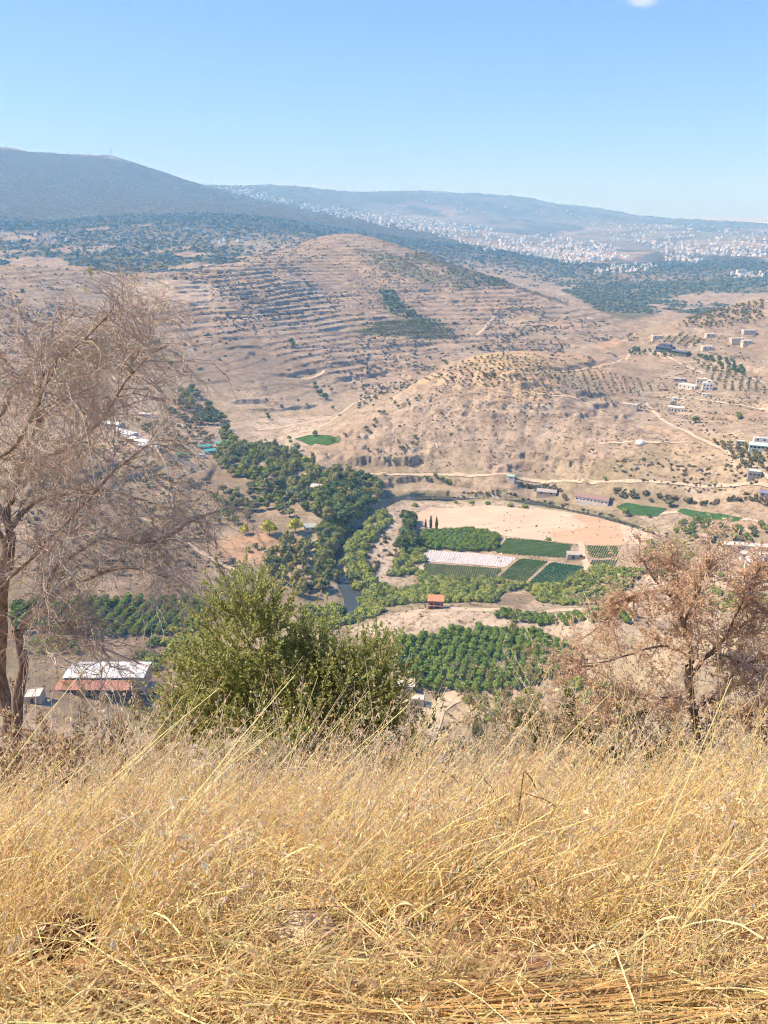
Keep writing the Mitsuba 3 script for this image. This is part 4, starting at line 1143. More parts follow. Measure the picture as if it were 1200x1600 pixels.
for px, py, s, lab in ((421, 836, 1.4, 'bright yellow-green tree, left one of the pair at the edge of the river wood'), (462, 832, 1.3, 'bright yellow-green tree, right one of the pair at the edge of the river wood'),
                       (383, 835, 0.8, 'small yellow-green tree left of the yellow-green pair'), (512, 772, 1.1, 'yellow-green tree among the dark crowns of the river wood')):
    plant('lime_tree', [at(px, py, 300, 640)], (s, s), lab, 'tree')
P_w4 = ats('330 690; 360 700; 400 745; 440 790; 480 812; 440 822; 400 800; 370 790; 345 750', 340, 640)
plant('broadleaf_tree', spread(P_w4, 46, 3.4), (0.5, 0.95), 'green tree on the slope side of the river wood', 'tree', 'trees on the slope side of the wood')
P_w3 = ats('415 870; 450 850; 490 850; 520 865; 530 890; 525 915; 505 935; 470 935; 430 915; 410 890', 300, 520)
plant('eucalyptus_tree', spread(P_w3, 44, 3.6), (0.6, 0.9), 'grey-green feathery tree on the near bank above the olive bush', 'tree', 'feathery trees on the near bank')
plant('dark_tree', spread(P_w3, 14, 5), (0.6, 0.9), 'dark tree among the feathery trees on the near bank', 'tree', 'dark trees on the near bank')
# rounded thicket that lines the river
rl = smoothed(RIVER[(arc > arc[iw] - 6)], 3.0, 5)
tt = np.gradient(rl, axis=0); tt /= np.linalg.norm(tt, axis=1, keepdims=True); nn = np.stack([-tt[:, 1], tt[:, 0]], 1)
if nn[len(nn) // 2, 0] < 0: nn = -nn
P1 = np.vstack([rl + nn * o + rp.normal(size=rl.shape) * 1.0 for o in (5.5, 9.5, 14.5)])
P2 = np.vstack([rl - nn * o + rp.normal(size=rl.shape) * 1.0 for o in (5.5, 10.0)])
gapc = np.array(at(541, 932, 300, 500))
P1 = P1[np.hypot(*(P1 - gapc).T) > 8]; P2 = P2[np.hypot(*(P2 - gapc).T) > 15]
ok = lambda P: P[(P[:, 1] > 335)]
P1 = P1[rp.random(len(P1)) < 0.8]
plant('river_bush', ok(P1), (0.55, 1.3), 'rounded green thicket bush on the field side of the river', 'bush', 'thicket bushes on the field side of the river')
plant('river_bush', ok(P2), (0.6, 1.2), 'rounded green thicket bush on the wooded side of the river', 'bush', 'thicket bushes on the wooded side of the river')
# thicket between the river, the fields and the bench
P_thick = ats('560 965; 600 948; 660 940; 720 940; 770 940; 790 922; 812 916; 775 905; 720 904; 664 900; 655 915; 620 925; 600 915; 575 925', 320, 470)
plant('river_bush', spread(P_thick, 120, 3.2), (0.7, 1.15), 'rounded bush in the thicket behind the bench with the red house', 'bush', 'thicket bushes behind the bench', name='thicket_bush')
P_thick2 = ats('640 830; 665 860; 655 900; 610 900; 622 870', 380, 520)
plant('river_bush', spread(P_thick2, 34, 3.0), (0.6, 1.1), 'bush beside the left edge of the white mulched field', 'bush', 'bushes beside the mulched field')
plant('dark_tree', spread(ats('612 845; 625 812; 650 812; 660 845; 645 865; 622 862', 380, 520), 12, 3.4), (0.9, 1.2), 'dark tree in the clump left of the cypresses', 'tree', 'dark clump beside the cypresses')
for px, py, s, lab in ((649, 824, 0.95, 'ragged dark cypress standing apart at the left, next to the dark clump'), (665, 826, 0.75, 'shortest cypress of the row of three behind the tree block'), (673, 826, 1.05, 'middle and tallest cypress of the row of three behind the tree block'), (682, 827, 0.98, 'right cypress of the row of three behind the tree block')):
    plant('cypress', [at(px, py, 380, 560)], (s, s), lab, 'cypress', tall=(1.0, 1.05))
P_block = ats('662 833; 720 830; 760 834; 783 842; 775 860; 740 863; 690 859; 655 856', 380, 520)
plant('orchard_tree', rows(P_block, (0.5, 1), 3.3, 3.0), (0.95, 1.25), 'leafy green orchard tree in the close block behind the white mulched field', 'tree', 'close orchard block behind the mulched field', name='fruit_tree')
P_belt = ats('815 914; 880 914; 920 890; 965 888; 1005 893; 985 915; 945 940; 880 945; 845 940', 320, 470)
plant('river_bush', spread(P_belt, 95, 3.0), (0.6, 1.0), 'rounded bush in the scrub belt right of the tilled plot', 'bush', 'bushes of the scrub belt', name='thicket_bush')
plant('shrub', spread(P_sand2, 30), (0.8, 1.6), 'low bush on the bare sandy bank right of the river', 'bush', 'bushes on the sandy bank')
for px, py, s in ((586, 786, .6), (648, 790, .9), (712, 786, .8), (736, 786, 1.0), (762, 787, .9), (797, 791, 1.0), (820, 793, 1.1), (601, 812, .5), (857, 844, .8)):
    plant('river_bush', [at(px, py, 420, 600)], (s * .7, s * .7), 'lone bush on the pale bank between the dry stream and bare field', 'bush', 'lone bushes on the pale bank')
# --- the orchard on the bench
P_orch = ats('622 1000; 700 985; 790 984; 850 992; 885 1008; 920 1045; 860 1062; 760 1085; 700 1080; 640 1072; 620 1040', 250, 340)
plant('orchard_tree', rows(P_orch, (0.35, 1), 4.0, 3.4, 0.35), (1.0, 1.3), 'round green citrus tree in the big orchard rows below the red house', 'tree', 'citrus orchard below the red house', name='citrus_tree')
P_row3 = ats('755 962; 800 956; 950 954; 1000 960; 985 976; 940 974; 800 972', 280, 350)
plant('orchard_tree', rows(P_row3, (1, 0.05), 4.4, 3.6, 0.25), (0.85, 1.1), 'green orchard tree in the short rows along the bench track', 'tree', 'orchard rows along the bench track')
P_lorch = ats('15 945; 100 938; 220 935; 310 935; 330 960; 300 990; 220 992; 100 990; 20 990', 290, 400)
plant('orchard_tree', rows(P_lorch, (0.15, 1), 4.6, 2.6, 0.2), (0.85, 1.15), 'green orchard tree in the straight rows behind the white barn', 'tree', 'orchard rows behind the white barn')
P_lveg = ats('30 1000; 120 1000; 120 1018; 30 1020', 270, 340)
plant('river_bush', spread(P_lveg, 16, 2.5), (0.5, 0.8), 'low green bush between the barn and the orchard on the left', 'bush', 'bushes between barn and orchard')
P_lb2 = ats('215 1000; 300 1000; 300 1050; 225 1045', 260, 340)
plant('river_bush', spread(P_lb2, 22, 2.6), (0.6, 1.0), 'grey-green bush right of the white barn', 'bush', 'bushes right of the white barn')
P_slopebush = ats('720 1095; 800 1078; 900 1060; 960 1075; 900 1110; 760 1125', 240, 300)
plant('river_bush', spread(P_slopebush, 30, 2.8), (0.6, 1.0), 'bush at the near edge of the big citrus orchard', 'bush', 'bushes at the near edge of the orchard')
# --- left slope
P_ls = ats('200 690; 300 705; 330 760; 290 790; 200 780; 120 800; 60 760; 100 700', 380, 720)
plant('olive_tree', spread(P_ls, 90, 4), (0.8, 1.3), 'small grey-green olive tree on the left slope below the greenhouses', 'tree', 'olive trees on the left slope')
P_ls2 = ats('215 660; 270 660; 340 680; 330 700; 280 705; 230 680', 450, 800)
plant('olive_tree', spread(P_ls2, 80, 3), (1.0, 1.5), 'leafy olive tree in the grove between greenhouses and turquoise roofs', 'tree', 'grove between greenhouses and turquoise roofs')
P_pines = ats('262 655; 275 630; 300 640; 330 640; 350 665; 330 668; 290 662', 500, 900)
plant('dark_tree', spread(P_pines, 24, 4.5), (1.0, 1.4), 'dark blue-green tree in the grove at the foot of the terraced hill', 'tree', 'dark grove at the foot of the terraced hill')
plant('broadleaf_tree', spread(ats('277 612; 300 606; 312 622; 298 634; 282 630', 500, 950), 9, 4), (0.9, 1.2), 'brighter green tree at the top of the dark grove', 'tree', 'brighter trees above the dark grove')
P_lm = ats('345 760; 380 770; 400 800; 380 830; 340 820; 330 790', 350, 560)
plant('broadleaf_tree', spread(P_lm, 18, 4), (0.5, 0.9), 'dark green tree on the left slope above the bare red ground', 'tree', 'trees above the bare red ground')
for px, py, s in ((365, 885, .75), (343, 870, .4), (400, 858, .45), (388, 862, .4), (412, 862, .4), (240, 806, .8)):
    plant('broadleaf_tree', [at(px, py, 300, 560)], (s, s), 'single dark bushy tree beside the slanting dirt track', 'tree', 'single trees beside the slanting track')
plant('shrub', spread(ats('20 720; 200 720; 330 760; 330 850; 380 880; 250 900; 20 900', 300, 620), 180), (0.5, 1.3), 'low dry shrub scattered over the left slope', 'shrub', 'shrubs on the left slope')
stuff('scrub', 'shrub', spread(ats('20 720; 200 720; 330 760; 330 850; 380 880; 250 900; 20 900', 300, 620), 700), (0.35, 1.1), '', 'scrub')
# --- right side
P_r1 = ats('1045 830; 1080 812; 1130 822; 1200 825; 1200 850; 1140 848; 1080 846', 380, 520)
plant('broadleaf_tree', spread(P_r1, 40, 3.2), (0.35, 0.65), 'green bushy tree between the bright fields and the long beige building', 'tree', 'trees above the long beige building')
P_r2 = ats('1010 850; 1060 845; 1080 870; 1060 900; 1010 900', 340, 470)
plant('river_bush', spread(P_r2, 40, 2.6), (0.6, 0.9), 'bush behind the dry brown shrub on the right', 'bush', 'bushes behind the dry brown shrub')
plant('river_bush', spread(ats('1120 890; 1160 920; 1200 930; 1200 960; 1100 950', 300, 440), 26, 3), (0.6, 1.0), 'bush below the red roofed house at the right', 'bush', 'bushes below the red roofed house')
for px, py, s, lab in ((1046, 792, .75, 'tree standing at the gap between the two bright green fields'), (978, 807, .7, 'broad tree in front of the first bright green field'), (1013, 809, .4, 'small tree at the near edge of the first bright green field'), (1077, 786, .55, 'tree just behind the second bright green field'), (882, 782, .6, 'tree at the left end of the long red-roofed barn'), (956, 781, .35, 'small tree at the right end of the long red-roofed barn'),
                       (1101, 822, .6, 'tree on the near side of the second bright green field'), (1086, 661, .85, 'large dark tree beside the low pale house'), (1154, 655, .75, 'round bushy tree alone on the right slope'), (945, 751, .4, 'small tree beside the valley road')):
    plant('broadleaf_tree', [at(px, py, 340, 800)], (s, s), lab, 'tree')
for i, (px, py) in enumerate(((672, 752), (665, 748), (690, 750), (697, 754), (703, 757), (680, 746))):
    plant('broadleaf_tree', [at(px, py, 450, 620)], (0.38, 0.5), 'dusty tree in the roadside clump under the bare hill', 'tree', 'roadside clump under the bare hill')
plant('shrub', spread(ats('810 752; 850 758; 880 770; 840 768', 430, 600), 40), (0.9, 1.8), 'green bush in the patch between valley road and grey-roofed shed', 'bush', 'bushes between road and grey-roofed shed')
P_rs = ats('960 765; 1200 775; 1200 790; 1060 788; 960 778', 420, 600)
plant('shrub', spread(P_rs, 70), (0.8, 1.8), 'small bush in the line above the bright green fields', 'bush', 'bushes above the bright fields')
P_brook = ats('640 766; 760 770; 850 783; 950 804; 1045 834; 1045 840; 950 812; 850 791; 760 778; 640 774', 420, 600)
plant('shrub', spread(P_brook, 120), (0.6, 1.2), 'low reedy bush along the dry stream bed', 'bush', 'reedy bushes along the dry stream')
P_rg = ats('1110 690; 1200 700; 1200 740; 1170 735; 1130 705', 450, 700)
plant('olive_tree', spread(P_rg, 40, 3), (0.8, 1.3), 'grey-green tree around the turquoise greenhouse', 'tree', 'trees around the turquoise greenhouse')
# --- olive groves on the bare hill
P_og1 = ats('655 600; 740 562; 790 556; 860 570; 870 590; 800 606; 720 606', 600, 900)
plant('olive_tree', rows(P_og1, (1, 0.35), 8.5, 6.0, 0.7), (0.6, 0.95), 'tiny olive tree in the rows on the top of the bare hill', 'tree', 'olive rows on top of the bare hill')
P_og2 = ats('820 600; 900 575; 990 590; 1040 612; 1000 615; 900 618', 600, 950)
plant('olive_tree', rows(P_og2, (1, -0.1), 9.5, 7.0, 0.7), (0.6, 0.95), 'tiny olive tree in the golden stubble left of the hillside farm', 'tree', 'olive trees left of the hillside farm')
P_og3 = ats('1080 560; 1120 575; 1190 600; 1200 620; 1130 610; 1110 595', 600, 1000)
plant('olive_tree', rows(P_og3, (1, -0.5), 8, 6.5, 0.5), (0.7, 1.1), 'olive tree in the rows right of the hillside farm', 'tree', 'olive rows right of the hillside farm')
P_og4 = ats('1030 535; 1060 520; 1100 528; 1090 545', 700, 1200)
plant('olive_tree', rows(P_og4, (0.7, 1), 8, 6.0, 0.4), (0.8, 1.2), 'olive tree in the rows above the glazed hilltop building', 'tree', 'olive rows above the glazed building')
P_og5 = ats('1092 552; 1130 562; 1165 580; 1160 586; 1120 570; 1090 558', 600, 1000)
plant('dark_tree', spread(P_og5, 34, 4), (0.4, 0.65), 'dark tree in the line running down right from the white hillside house', 'tree', 'dark line of trees on the right hill')
P_og6 = ats('980 545; 1025 548; 1070 556; 1040 560; 985 555', 650, 1100)
plant('dark_tree', spread(P_og6, 26, 4), (0.35, 0.6), 'dark tree in front of the glazed hilltop building', 'tree', 'trees in front of the glazed building')
P_og7 = ats('1060 510; 1100 490; 1190 470; 1195 500; 1120 515', 800, 1400)
plant('olive_tree', spread(P_og7, 150, 5), (0.8, 1.4), 'scattered olive tree high on the right hill', 'tree', 'scattered olives high on the right hill')
for px, py in ((611, 625), (616, 632), (622, 638), (637, 628), (640, 634), (655, 622), (650, 626), (583, 635), (593, 647), (600, 647), (586, 660), (572, 672), (578, 678), (584, 668), (561, 686), (648, 685), (645, 694), (575, 705), (590, 706), (628, 703), (636, 699), (605, 722), (615, 722), (640, 724), (657, 722), (520, 690), (540, 682), (690, 560 + 30)):
    plant('olive_tree', [at(px, py, 540, 760)], (0.8, 1.2), 'lone grey-green tree casting a shadow on the bare hill\'s left flank', 'tree', 'lone trees on the bare hill flank')
P_flank = ats('560 612; 640 590; 700 560; 705 568; 640 600; 560 640', 600, 1000)
plant('olive_tree', spread(P_flank, 50, 3), (0.8, 1.3), 'grey-green tree along the ridge line of the bare hill', 'tree', 'trees along the bare hill ridge')
plant('broadleaf_tree', [at(492, 682, 560, 800)], (0.75, 0.75), 'dark tree standing in the small vivid green field', 'tree')
for px, py in ((452, 688), (454, 694)):
    plant('broadleaf_tree', [at(px, py, 500, 760)], (0.5, 0.55), 'dark tree at the left corner of the vivid green field', 'tree', 'trees at the corner of the vivid field')
# --- terraced hill: groves, single trees, scrub
P_grove = ats('562 522; 590 507; 650 502; 705 516; 712 530; 640 527; 580 523', 900, 1500)
gr_ = farthest_last(rows(P_grove, (1, 0.4), 7.0, 5.2, 0.5))
plant('olive_tree', gr_[:300], (1.1, 1.5), 'olive tree in the dark grove patch on the terraced hill', 'tree', 'grove patch on the terraced hill', name='grove_tree')
plant('dark_tree', spread(ats('590 458; 612 455; 640 485; 690 508; 650 505; 612 490', 900, 1600), 70, 5), (0.5, 0.95), 'dark tree in the gully above the grove patch', 'tree', 'dark trees in the gully')
plant('dark_tree', spread(ats('700 430; 790 440; 795 452; 740 452', 1000, 1700), 40, 6), (0.5, 0.9), 'dark tree near the right shoulder of the terraced hill', 'tree', 'dark trees on the right shoulder')
for px, py, s in ((455, 537, .95), (480, 445, .8), (458, 541, .8), (494, 610, .9), (500, 618, 1.0), (508, 624, .9), (492, 602, .6), (518, 612, .6), (325, 527, .8), (340, 500, .5), (342, 513, .5), (258, 480, .5), (413, 495, .5), (205, 577, .7), (420, 656, .6), (418, 650, .5), (440, 637, .5), (520, 640, .5)):
    plant('dark_tree', [at(px, py, 650, 1600)], (s, s), 'single dark tree standing out on the terraced hill', 'tree', 'single dark trees on the terraced hill')


def on_hill(n, test):
    a = rp.uniform(AZ[24], AZ[-25], n * 6); r = np.sqrt(rp.uniform(700 ** 2, 1720 ** 2, n * 6))
    x, y = r * np.sin(a), r * np.cos(a)
    w = test(x, y, a, r)
    k = rp.random(len(w)) < w
    return np.stack([x[k], y[k]], 1)[:n]


def scrub_w(x, y, a, r):
    hl = sample(hill, x, y) * (a < azm(900))
    ri = sample(TERR * (tfrac > 0.80), x, y)
    pt = sst(0.45, 0.62, fb(x, y, 90, 4, 81))
    top = soft(P_hilltop_scrub, x, y, 25)
    return hl * (0.02 + 0.40 * pt * pt + 0.8 * ri + 0.8 * top) * (1 - soft(P_bare_hill, x, y, 10))


SC = on_hill(13000, scrub_w)
SC = SC[np.argsort(np.hypot(*SC.T))]
vis = np.arange(len(SC))
pick = rp.permutation(min(2200, len(SC)))[:300]
plant('shrub', SC[pick], (1.1, 2.3), 'dark shrub dotted over the slopes of the terraced hill', 'shrub', 'shrubs dotted over the terraced hill')
rest = np.setdiff1d(vis, pick)
stuff('scrub', 'shrub', SC[rest], (0.45, 1.5), 'fine dark scrub covering the terraces of the dry hill', 'scrub')
# scrub on the right hill and the bare hill
P_all_r = ats('720 575; 960 560; 1060 505; 1190 470; 1199 690; 1100 680; 1000 650; 900 640; 760 690; 700 690; 640 640', 560, 1300)
stuff('scrub', 'shrub', clustered(P_all_r, 7000), (0.25, 0.8), 'fine dark scrub covering the terraces of the dry hill', 'scrub')
stuff('scrub', 'shrub', spread(ats('560 700; 700 600; 900 650; 1180 700; 1190 745; 800 735; 600 730', 540, 720), 700), (0.25, 0.7), '', 'scrub')
stuff('scrub', 'shrub', spread(ats('960 720; 1190 720; 1199 755; 960 748', 480, 640), 160), (0.5, 1.1), '', 'scrub')
stuff('scrub', 'shrub', spread(ats('30 930; 330 900; 560 880; 780 800; 1180 790; 1190 1000; 900 1010; 620 1000; 300 1080; 30 1080', 250, 540), 1500), (0.15, 0.5), '', 'scrub')
labels['scrub'] = {'label': 'fine dark scrub covering the slopes of the dry hills', 'category': 'scrub', 'kind': 'stuff'}
settle()
stuff('scrub', 'shrub', clustered(ats('800 455; 960 500; 1000 540; 860 545; 740 530', 900, 1700), 3500, 45.0), (0.5, 1.6), '', 'scrub')
labels['scrub'] = {'label': 'fine dark scrub covering the slopes of the dry hills', 'category': 'scrub', 'kind': 'stuff'}
# --- woods of the mountains: low crowns, joined into one mass
dome_v = np.array([[math.cos(a) * r, math.sin(a) * r, z] for r, z in ((1.0, 0.0), (0.75, 0.75)) for a in np.arange(6) * math.pi / 3] + [[0, 0, 1.05]])
dome_f = np.array([[i, (i + 1) % 6, 6 + (i + 1) % 6] for i in range(6)] + [[i, 6 + (i + 1) % 6, 6 + i] for i in range(6)] + [[6 + i, 6 + (i + 1) % 6, 12] for i in range(6)])


def canopy(n, r0, r1, a0, a1, dens, size, col, seed):
    rg = np.random.default_rng(seed)
    a = rg.uniform(a0, a1, n); r = np.exp(rg.uniform(math.log(r0), math.log(r1), n))
    x, y = r * np.sin(a), r * np.cos(a)
    k = rg.random(n) < dens(x, y, a, r)
    x, y, r = x[k], y[k], r[k]
    s = size * (0.6 + 0.8 * rg.random(len(x))) * (r / 3000) ** 0.6
    z = H(x, y)
    jit = 1 + 0.3 * rg.normal(size=(len(x), len(dome_v), 1))
    v = np.stack([x, y, z - 0.3], -1)[:, None] + dome_v[None] * jit * s[:, None, None] * [1, 1, 0.75]
    f = dome_f[None] + (np.arange(len(x)) * len(dome_v))[:, None, None]
    c = np.repeat(np.asarray(col) * (0.85 + 0.3 * rg.random((len(x), 1))), len(dome_v), 0)
    return v.reshape(-1, 3), f.reshape(-1, 3), c


wd = lambda x, y, a, r: np.clip(sample(wood * far_ + (1 - far_) * np.maximum(midw, lw) * 0.9, x, y), 0, 1)
v, f, c = canopy(24000, 1550, 3300, azm(-60), azm(1260), wd, 4.6, (0.058, 0.078, 0.042), 5)
add('forest', v, f, 'leaf', color=c, label='dense blue-green forest over the far mountains and valleys', cat='forest', kind='stuff')
# --- the town and the far houses
def far_houses(polys, counts, seed):
    rg = np.random.default_rng(seed)
    out = []
    for s, n in zip(polys, counts):
        P = Polygon([tuple(map(float, t.split())) for t in s.split(';')])
        x0, y0, x1, y1 = P.bounds
        k = 0
        while k < n:
            px, py = rg.uniform(x0, x1), rg.uniform(y0, y1)
            if shapely.contains_xy(P, px, py):
                out.append(at(px, py, rmin=1500)); k += 1
    return np.array(out)


TOWN = ['335 293; 372 293; 480 318; 560 330; 620 345; 600 352; 520 338; 400 312', '560 332; 640 335; 700 345; 720 362; 640 362; 590 352', '640 345; 760 352; 790 372; 850 366; 930 378; 970 388; 960 402; 880 398; 760 392; 690 372',
        '760 385; 900 392; 985 402; 900 414; 830 402', '900 345; 1080 352; 1200 362; 1200 385; 960 378', '990 378; 1200 384; 1200 402; 1040 398', '915 424; 1000 410; 1035 414; 1020 422; 930 430', '1140 428; 1200 424; 1200 434; 1150 436', '640 308; 960 335; 960 350; 700 330',
        '1040 398; 1110 404; 1090 412; 1040 408', '0 362; 110 372; 110 384; 0 380', '140 384; 215 392; 215 398; 150 394', '330 374; 430 368; 430 378; 330 384']
TN = [190, 260, 520, 260, 150, 190, 60, 26, 26, 30, 16, 7, 12]
TH = far_houses(TOWN, TN, 31)
rr0 = np.hypot(*TH.T)
order = np.argsort(rr0)
wcol = [np.array(c) for c in ((0.76, 0.75, 0.72), (0.68, 0.64, 0.57), (0.82, 0.82, 0.80), (0.58, 0.51, 0.43), (0.74, 0.71, 0.66))]
rest_parts, rest_cols = [], []
for n, k in enumerate(order):
    x, y = TH[k]
    q = min(1.0, max(0.5, rr0[k] / 4300)); w, d, h = q * rb.uniform(10, 17), q * rb.uniform(8, 12), rb.choice([4, 6.5, 6.5, 9.5]) * (0.6 + 0.4 * q)
    a = rb.uniform(0, math.pi)
    if h < 3.5: h = 3.5
    m = box(-w / 2, w / 2, -d / 2, d / 2, -6, h) + box(-w * 0.15, w * 0.15, -d * 0.2, d * 0.2, h - 0.1, h + 2.4) - box(-w * 0.42, w * 0.42, -d / 2 - 0.1, -d / 2 + 0.8, h - 2.8, h - 1.2)
    if h > 6: m = m - box(-w * 0.42, w * 0.42, -d / 2 - 0.1, -d / 2 + 0.8, h - 6.0, h - 4.4)
    v, f = mesh_of(m.rotate([0, 0, math.degrees(a)]))
    v = v + [x, y, H(x, y)]
    col = rb.choice(wcol)
    if n < 300:
        far_left = x < -300 and rr0[k] < 4000
        add('town_house', v, f, 'wall_paint', color=col, label='small pale flat-roofed house far off on the left below the forest' if far_left else 'small pale flat-roofed house in the near part of the far town', cat='house', group='far houses on the left' if far_left else 'houses in the near part of the far town')
    else:
        rest_parts.append((v, f)); rest_cols.append(np.broadcast_to(col, v.shape))
v, f = merge(rest_parts)
add('town', v, f, 'wall_paint', color=np.vstack(rest_cols), label='dense pale town climbing the hazy far slope', cat='town', kind='stuff')
# minaret, white block and mast on the left
x, y = at(76, 379, 1500); z = H(x, y)
key = numbered('minaret'); tag(key, 'slim pale minaret tower among the far houses on the left', 'minaret')
v, f = tube([[x, y, z - 2], [x, y, z + 22]], [2.2, 1.8], 10); add('shaft', v, f, 'wall_paint', color=WHITE, parent=key)
v, f = tube([[x, y, z + 16], [x, y, z + 17.4]], [3.2, 3.2], 10); add('balcony', v, f, 'wall_paint', color=WHITE, parent=key)
v, f = tube([[x, y, z + 22.003], [x, y, z + 28]], [1.9, 0.1], 10); add('spire', v, f, 'wall_paint', color=CREAM, parent=key)
house('white_block', 'bright white block building alone in the forest on the left', 'building', (286, 361), (295, 361), 10, 11, (0.8, 0.8, 0.8), rmin=1800, wins=win(2, 6, 1.5, 1.5))
house('hotel_block', 'long pale block building on the rise at the right edge of the far valley', 'building', (1152, 431), (1166, 431), 14, 16, (0.72, 0.68, 0.62), rmin=1500, wins=win(4, 10, 2, 2) + win(4, 4, 2, 2))
x, y = at(174, 248, 4000); z = H(x, y)
key = numbered('mast'); tag(key, 'thin radio mast on the crest of the forested mountain', 'mast')
for sx, sy in ((-1, -1), (1, -1), (1, 1), (-1, 1)):
    v, f = tube([[x + 3 * sx, y + 3 * sy, z - 4], [x + 0.3 * sx, y + 0.3 * sy, z + 52]], [0.5, 0.3], 4); add('leg', v, f, 'sheet_metal', color=(0.5, 0.4, 0.4), parent=key)
for t_m in (0.25, 0.5, 0.75):
    q_ = 3 - 2.7 * t_m
    v, f = merge([tube([[x - q_, y - q_, z + 52 * t_m], [x + q_, y + q_, z + 52 * t_m]], 0.3, 4), tube([[x + q_, y - q_, z + 52 * t_m], [x - q_, y + q_, z + 52 * t_m]], 0.3, 4)]); add('brace', v, f, 'sheet_metal', color=(0.5, 0.4, 0.4), parent=key)
# ------------------------------------------------------------------ the foreground: straw grass, olive bush, bare tree, dry shrub, weeds
scene['straw'] = {'type': 'principledthin', 'base_color': vc(), 'roughness': 0.55, 'diff_trans': 0.9, 'spec_trans': 0.0, 'eta': 1.3}
scene['thin_leaf'] = {'type': 'principledthin', 'base_color': vc(), 'roughness': 0.36, 'diff_trans': 1.2, 'spec_trans': 0.0, 'eta': 1.4}
scene['bark_rough'] = {'type': 'twosided', 'bsdf': {'type': 'blendbsdf', 'weight': proc(lambda p, n, uv: 0.6 * smoothstep(0.4, 0.65, fbm(p.x * 60, p.y * 60, p.z * 18, 3))),
                       'a': {'type': 'diffuse', 'reflectance': vc()}, 'b': {'type': 'diffuse', 'reflectance': rgb(0.09, 0.06, 0.045)}}}
rs = np.random.default_rng(2024)


def at_depth(px, py, Y):
    """the point of a direction of view at the distance Y ahead"""
    u, v = (px - 600) / FPX, (py - 800) / FPX
    d = np.array([u, CP - v * SP, -SP - v * CP])
    p = d * (Y / d[1])
    return p + [0, 0, EYE]


def batch_tubes(P, R, k=3):
    """many tubes at once: P (n, m, 3), R (n, m) -> v, f"""
    n, m = P.shape[:2]
    t = np.gradient(P, axis=1); t /= np.linalg.norm(t, axis=2, keepdims=True) + 1e-12
    ref = np.where(np.abs(t[..., 2:3]) > 0.9, [1.0, 0, 0], [0, 0, 1.0])
    a = np.cross(t, ref); a /= np.linalg.norm(a, axis=2, keepdims=True) + 1e-12
    b = np.cross(t, a)
    th = np.arange(k) * 2 * np.pi / k
    v = P[:, :, None] + R[..., None, None] * (a[:, :, None] * np.cos(th)[:, None] + b[:, :, None] * np.sin(th)[:, None])
    i = np.arange(n * m * k).reshape(n, m, k)
    A, B = i[:, :-1], np.roll(i[:, :-1], -1, 2)
    C_, D = np.roll(i[:, 1:], -1, 2), i[:, 1:]
    f = np.concatenate([np.stack([A, B, C_], -1).reshape(-1, 3), np.stack([A, C_, D], -1).reshape(-1, 3)])
    return v.reshape(-1, 3), f


def batch_blades(P, W, side):
    """flat blades: P (n, m, 3), W (n, m) half widths, side (n, 3)"""
    n, m = P.shape[:2]
    t = np.gradient(P, axis=1)
    s = np.cross(t, side[:, None]); s /= np.linalg.norm(s, axis=2, keepdims=True) + 1e-12
    v = np.stack([P - s * W[..., None], P + s * W[..., None]], 2)
    i = np.arange(n * m * 2).reshape(n, m, 2)
    a, b, c, d = i[:, :-1, 0], i[:, :-1, 1], i[:, 1:, 1], i[:, 1:, 0]
    f = np.concatenate([np.stack([a, b, c], -1).reshape(-1, 3), np.stack([a, c, d], -1).reshape(-1, 3)])
    return v.reshape(-1, 3), f


def batch_leaves(base, d, L, W, fold=0.35, rg=rs):
    """small folded leaves: base (n, 3), direction d (n, 3), length, width"""
    n = len(base)
    d = d / (np.linalg.norm(d, axis=1, keepdims=True) + 1e-12)
    s = np.cross(d, rg.normal(size=(n, 3))); s /= np.linalg.norm(s, axis=1, keepdims=True) + 1e-12
    nn = np.cross(d, s)
    L, W = np.broadcast_to(L, n)[:, None], np.broadcast_to(W, n)[:, None]
    mid = base + d * L * 0.45
    v = np.stack([base, mid + s * W + nn * W * fold, base + d * L, mid - s * W + nn * W * fold], 1)
    i = np.arange(n * 4).reshape(n, 4)
    return v.reshape(-1, 3), np.concatenate([i[:, [0, 1, 2]], i[:, [0, 2, 3]]])


def packed(parts):
    vs, fs, cs, n = [], [], [], 0
    for v, f, c in parts:
        vs.append(v); fs.append(f + n); n += len(v)
        cs.append(np.broadcast_to(c, v.shape))
    return np.vstack(vs), np.vstack(fs), np.clip(np.vstack(cs), 0.005, 0.85)


def vary(rg, col, n, rep, a=0.22, hue=0.06):
    c = np.asarray(col) * (1 - a + 2 * a * rg.random((n, 1))) * (1 + hue * rg.normal(size=(n, 3)))
    return np.repeat(c, rep, 0)


def stems(rg, base, h, lean, curve, m=5):
    n = len(base)
    t = np.linspace(0, 1, m)[None, :, None]
    side = np.cross(lean, [0, 0, 1.0]) * rg.normal(size=(n, 1)) * 0.25
    up = np.array([0, 0, 1.0])
    return base[:, None] + up * h[:, None, None] * t * (1 - 0.18 * t * curve[:, None, None]) + (lean * h[:, None])[:, None] * (t + curve[:, None, None] * t * t) * 0.8 + side[:, None] * t * t * h[:, None, None]


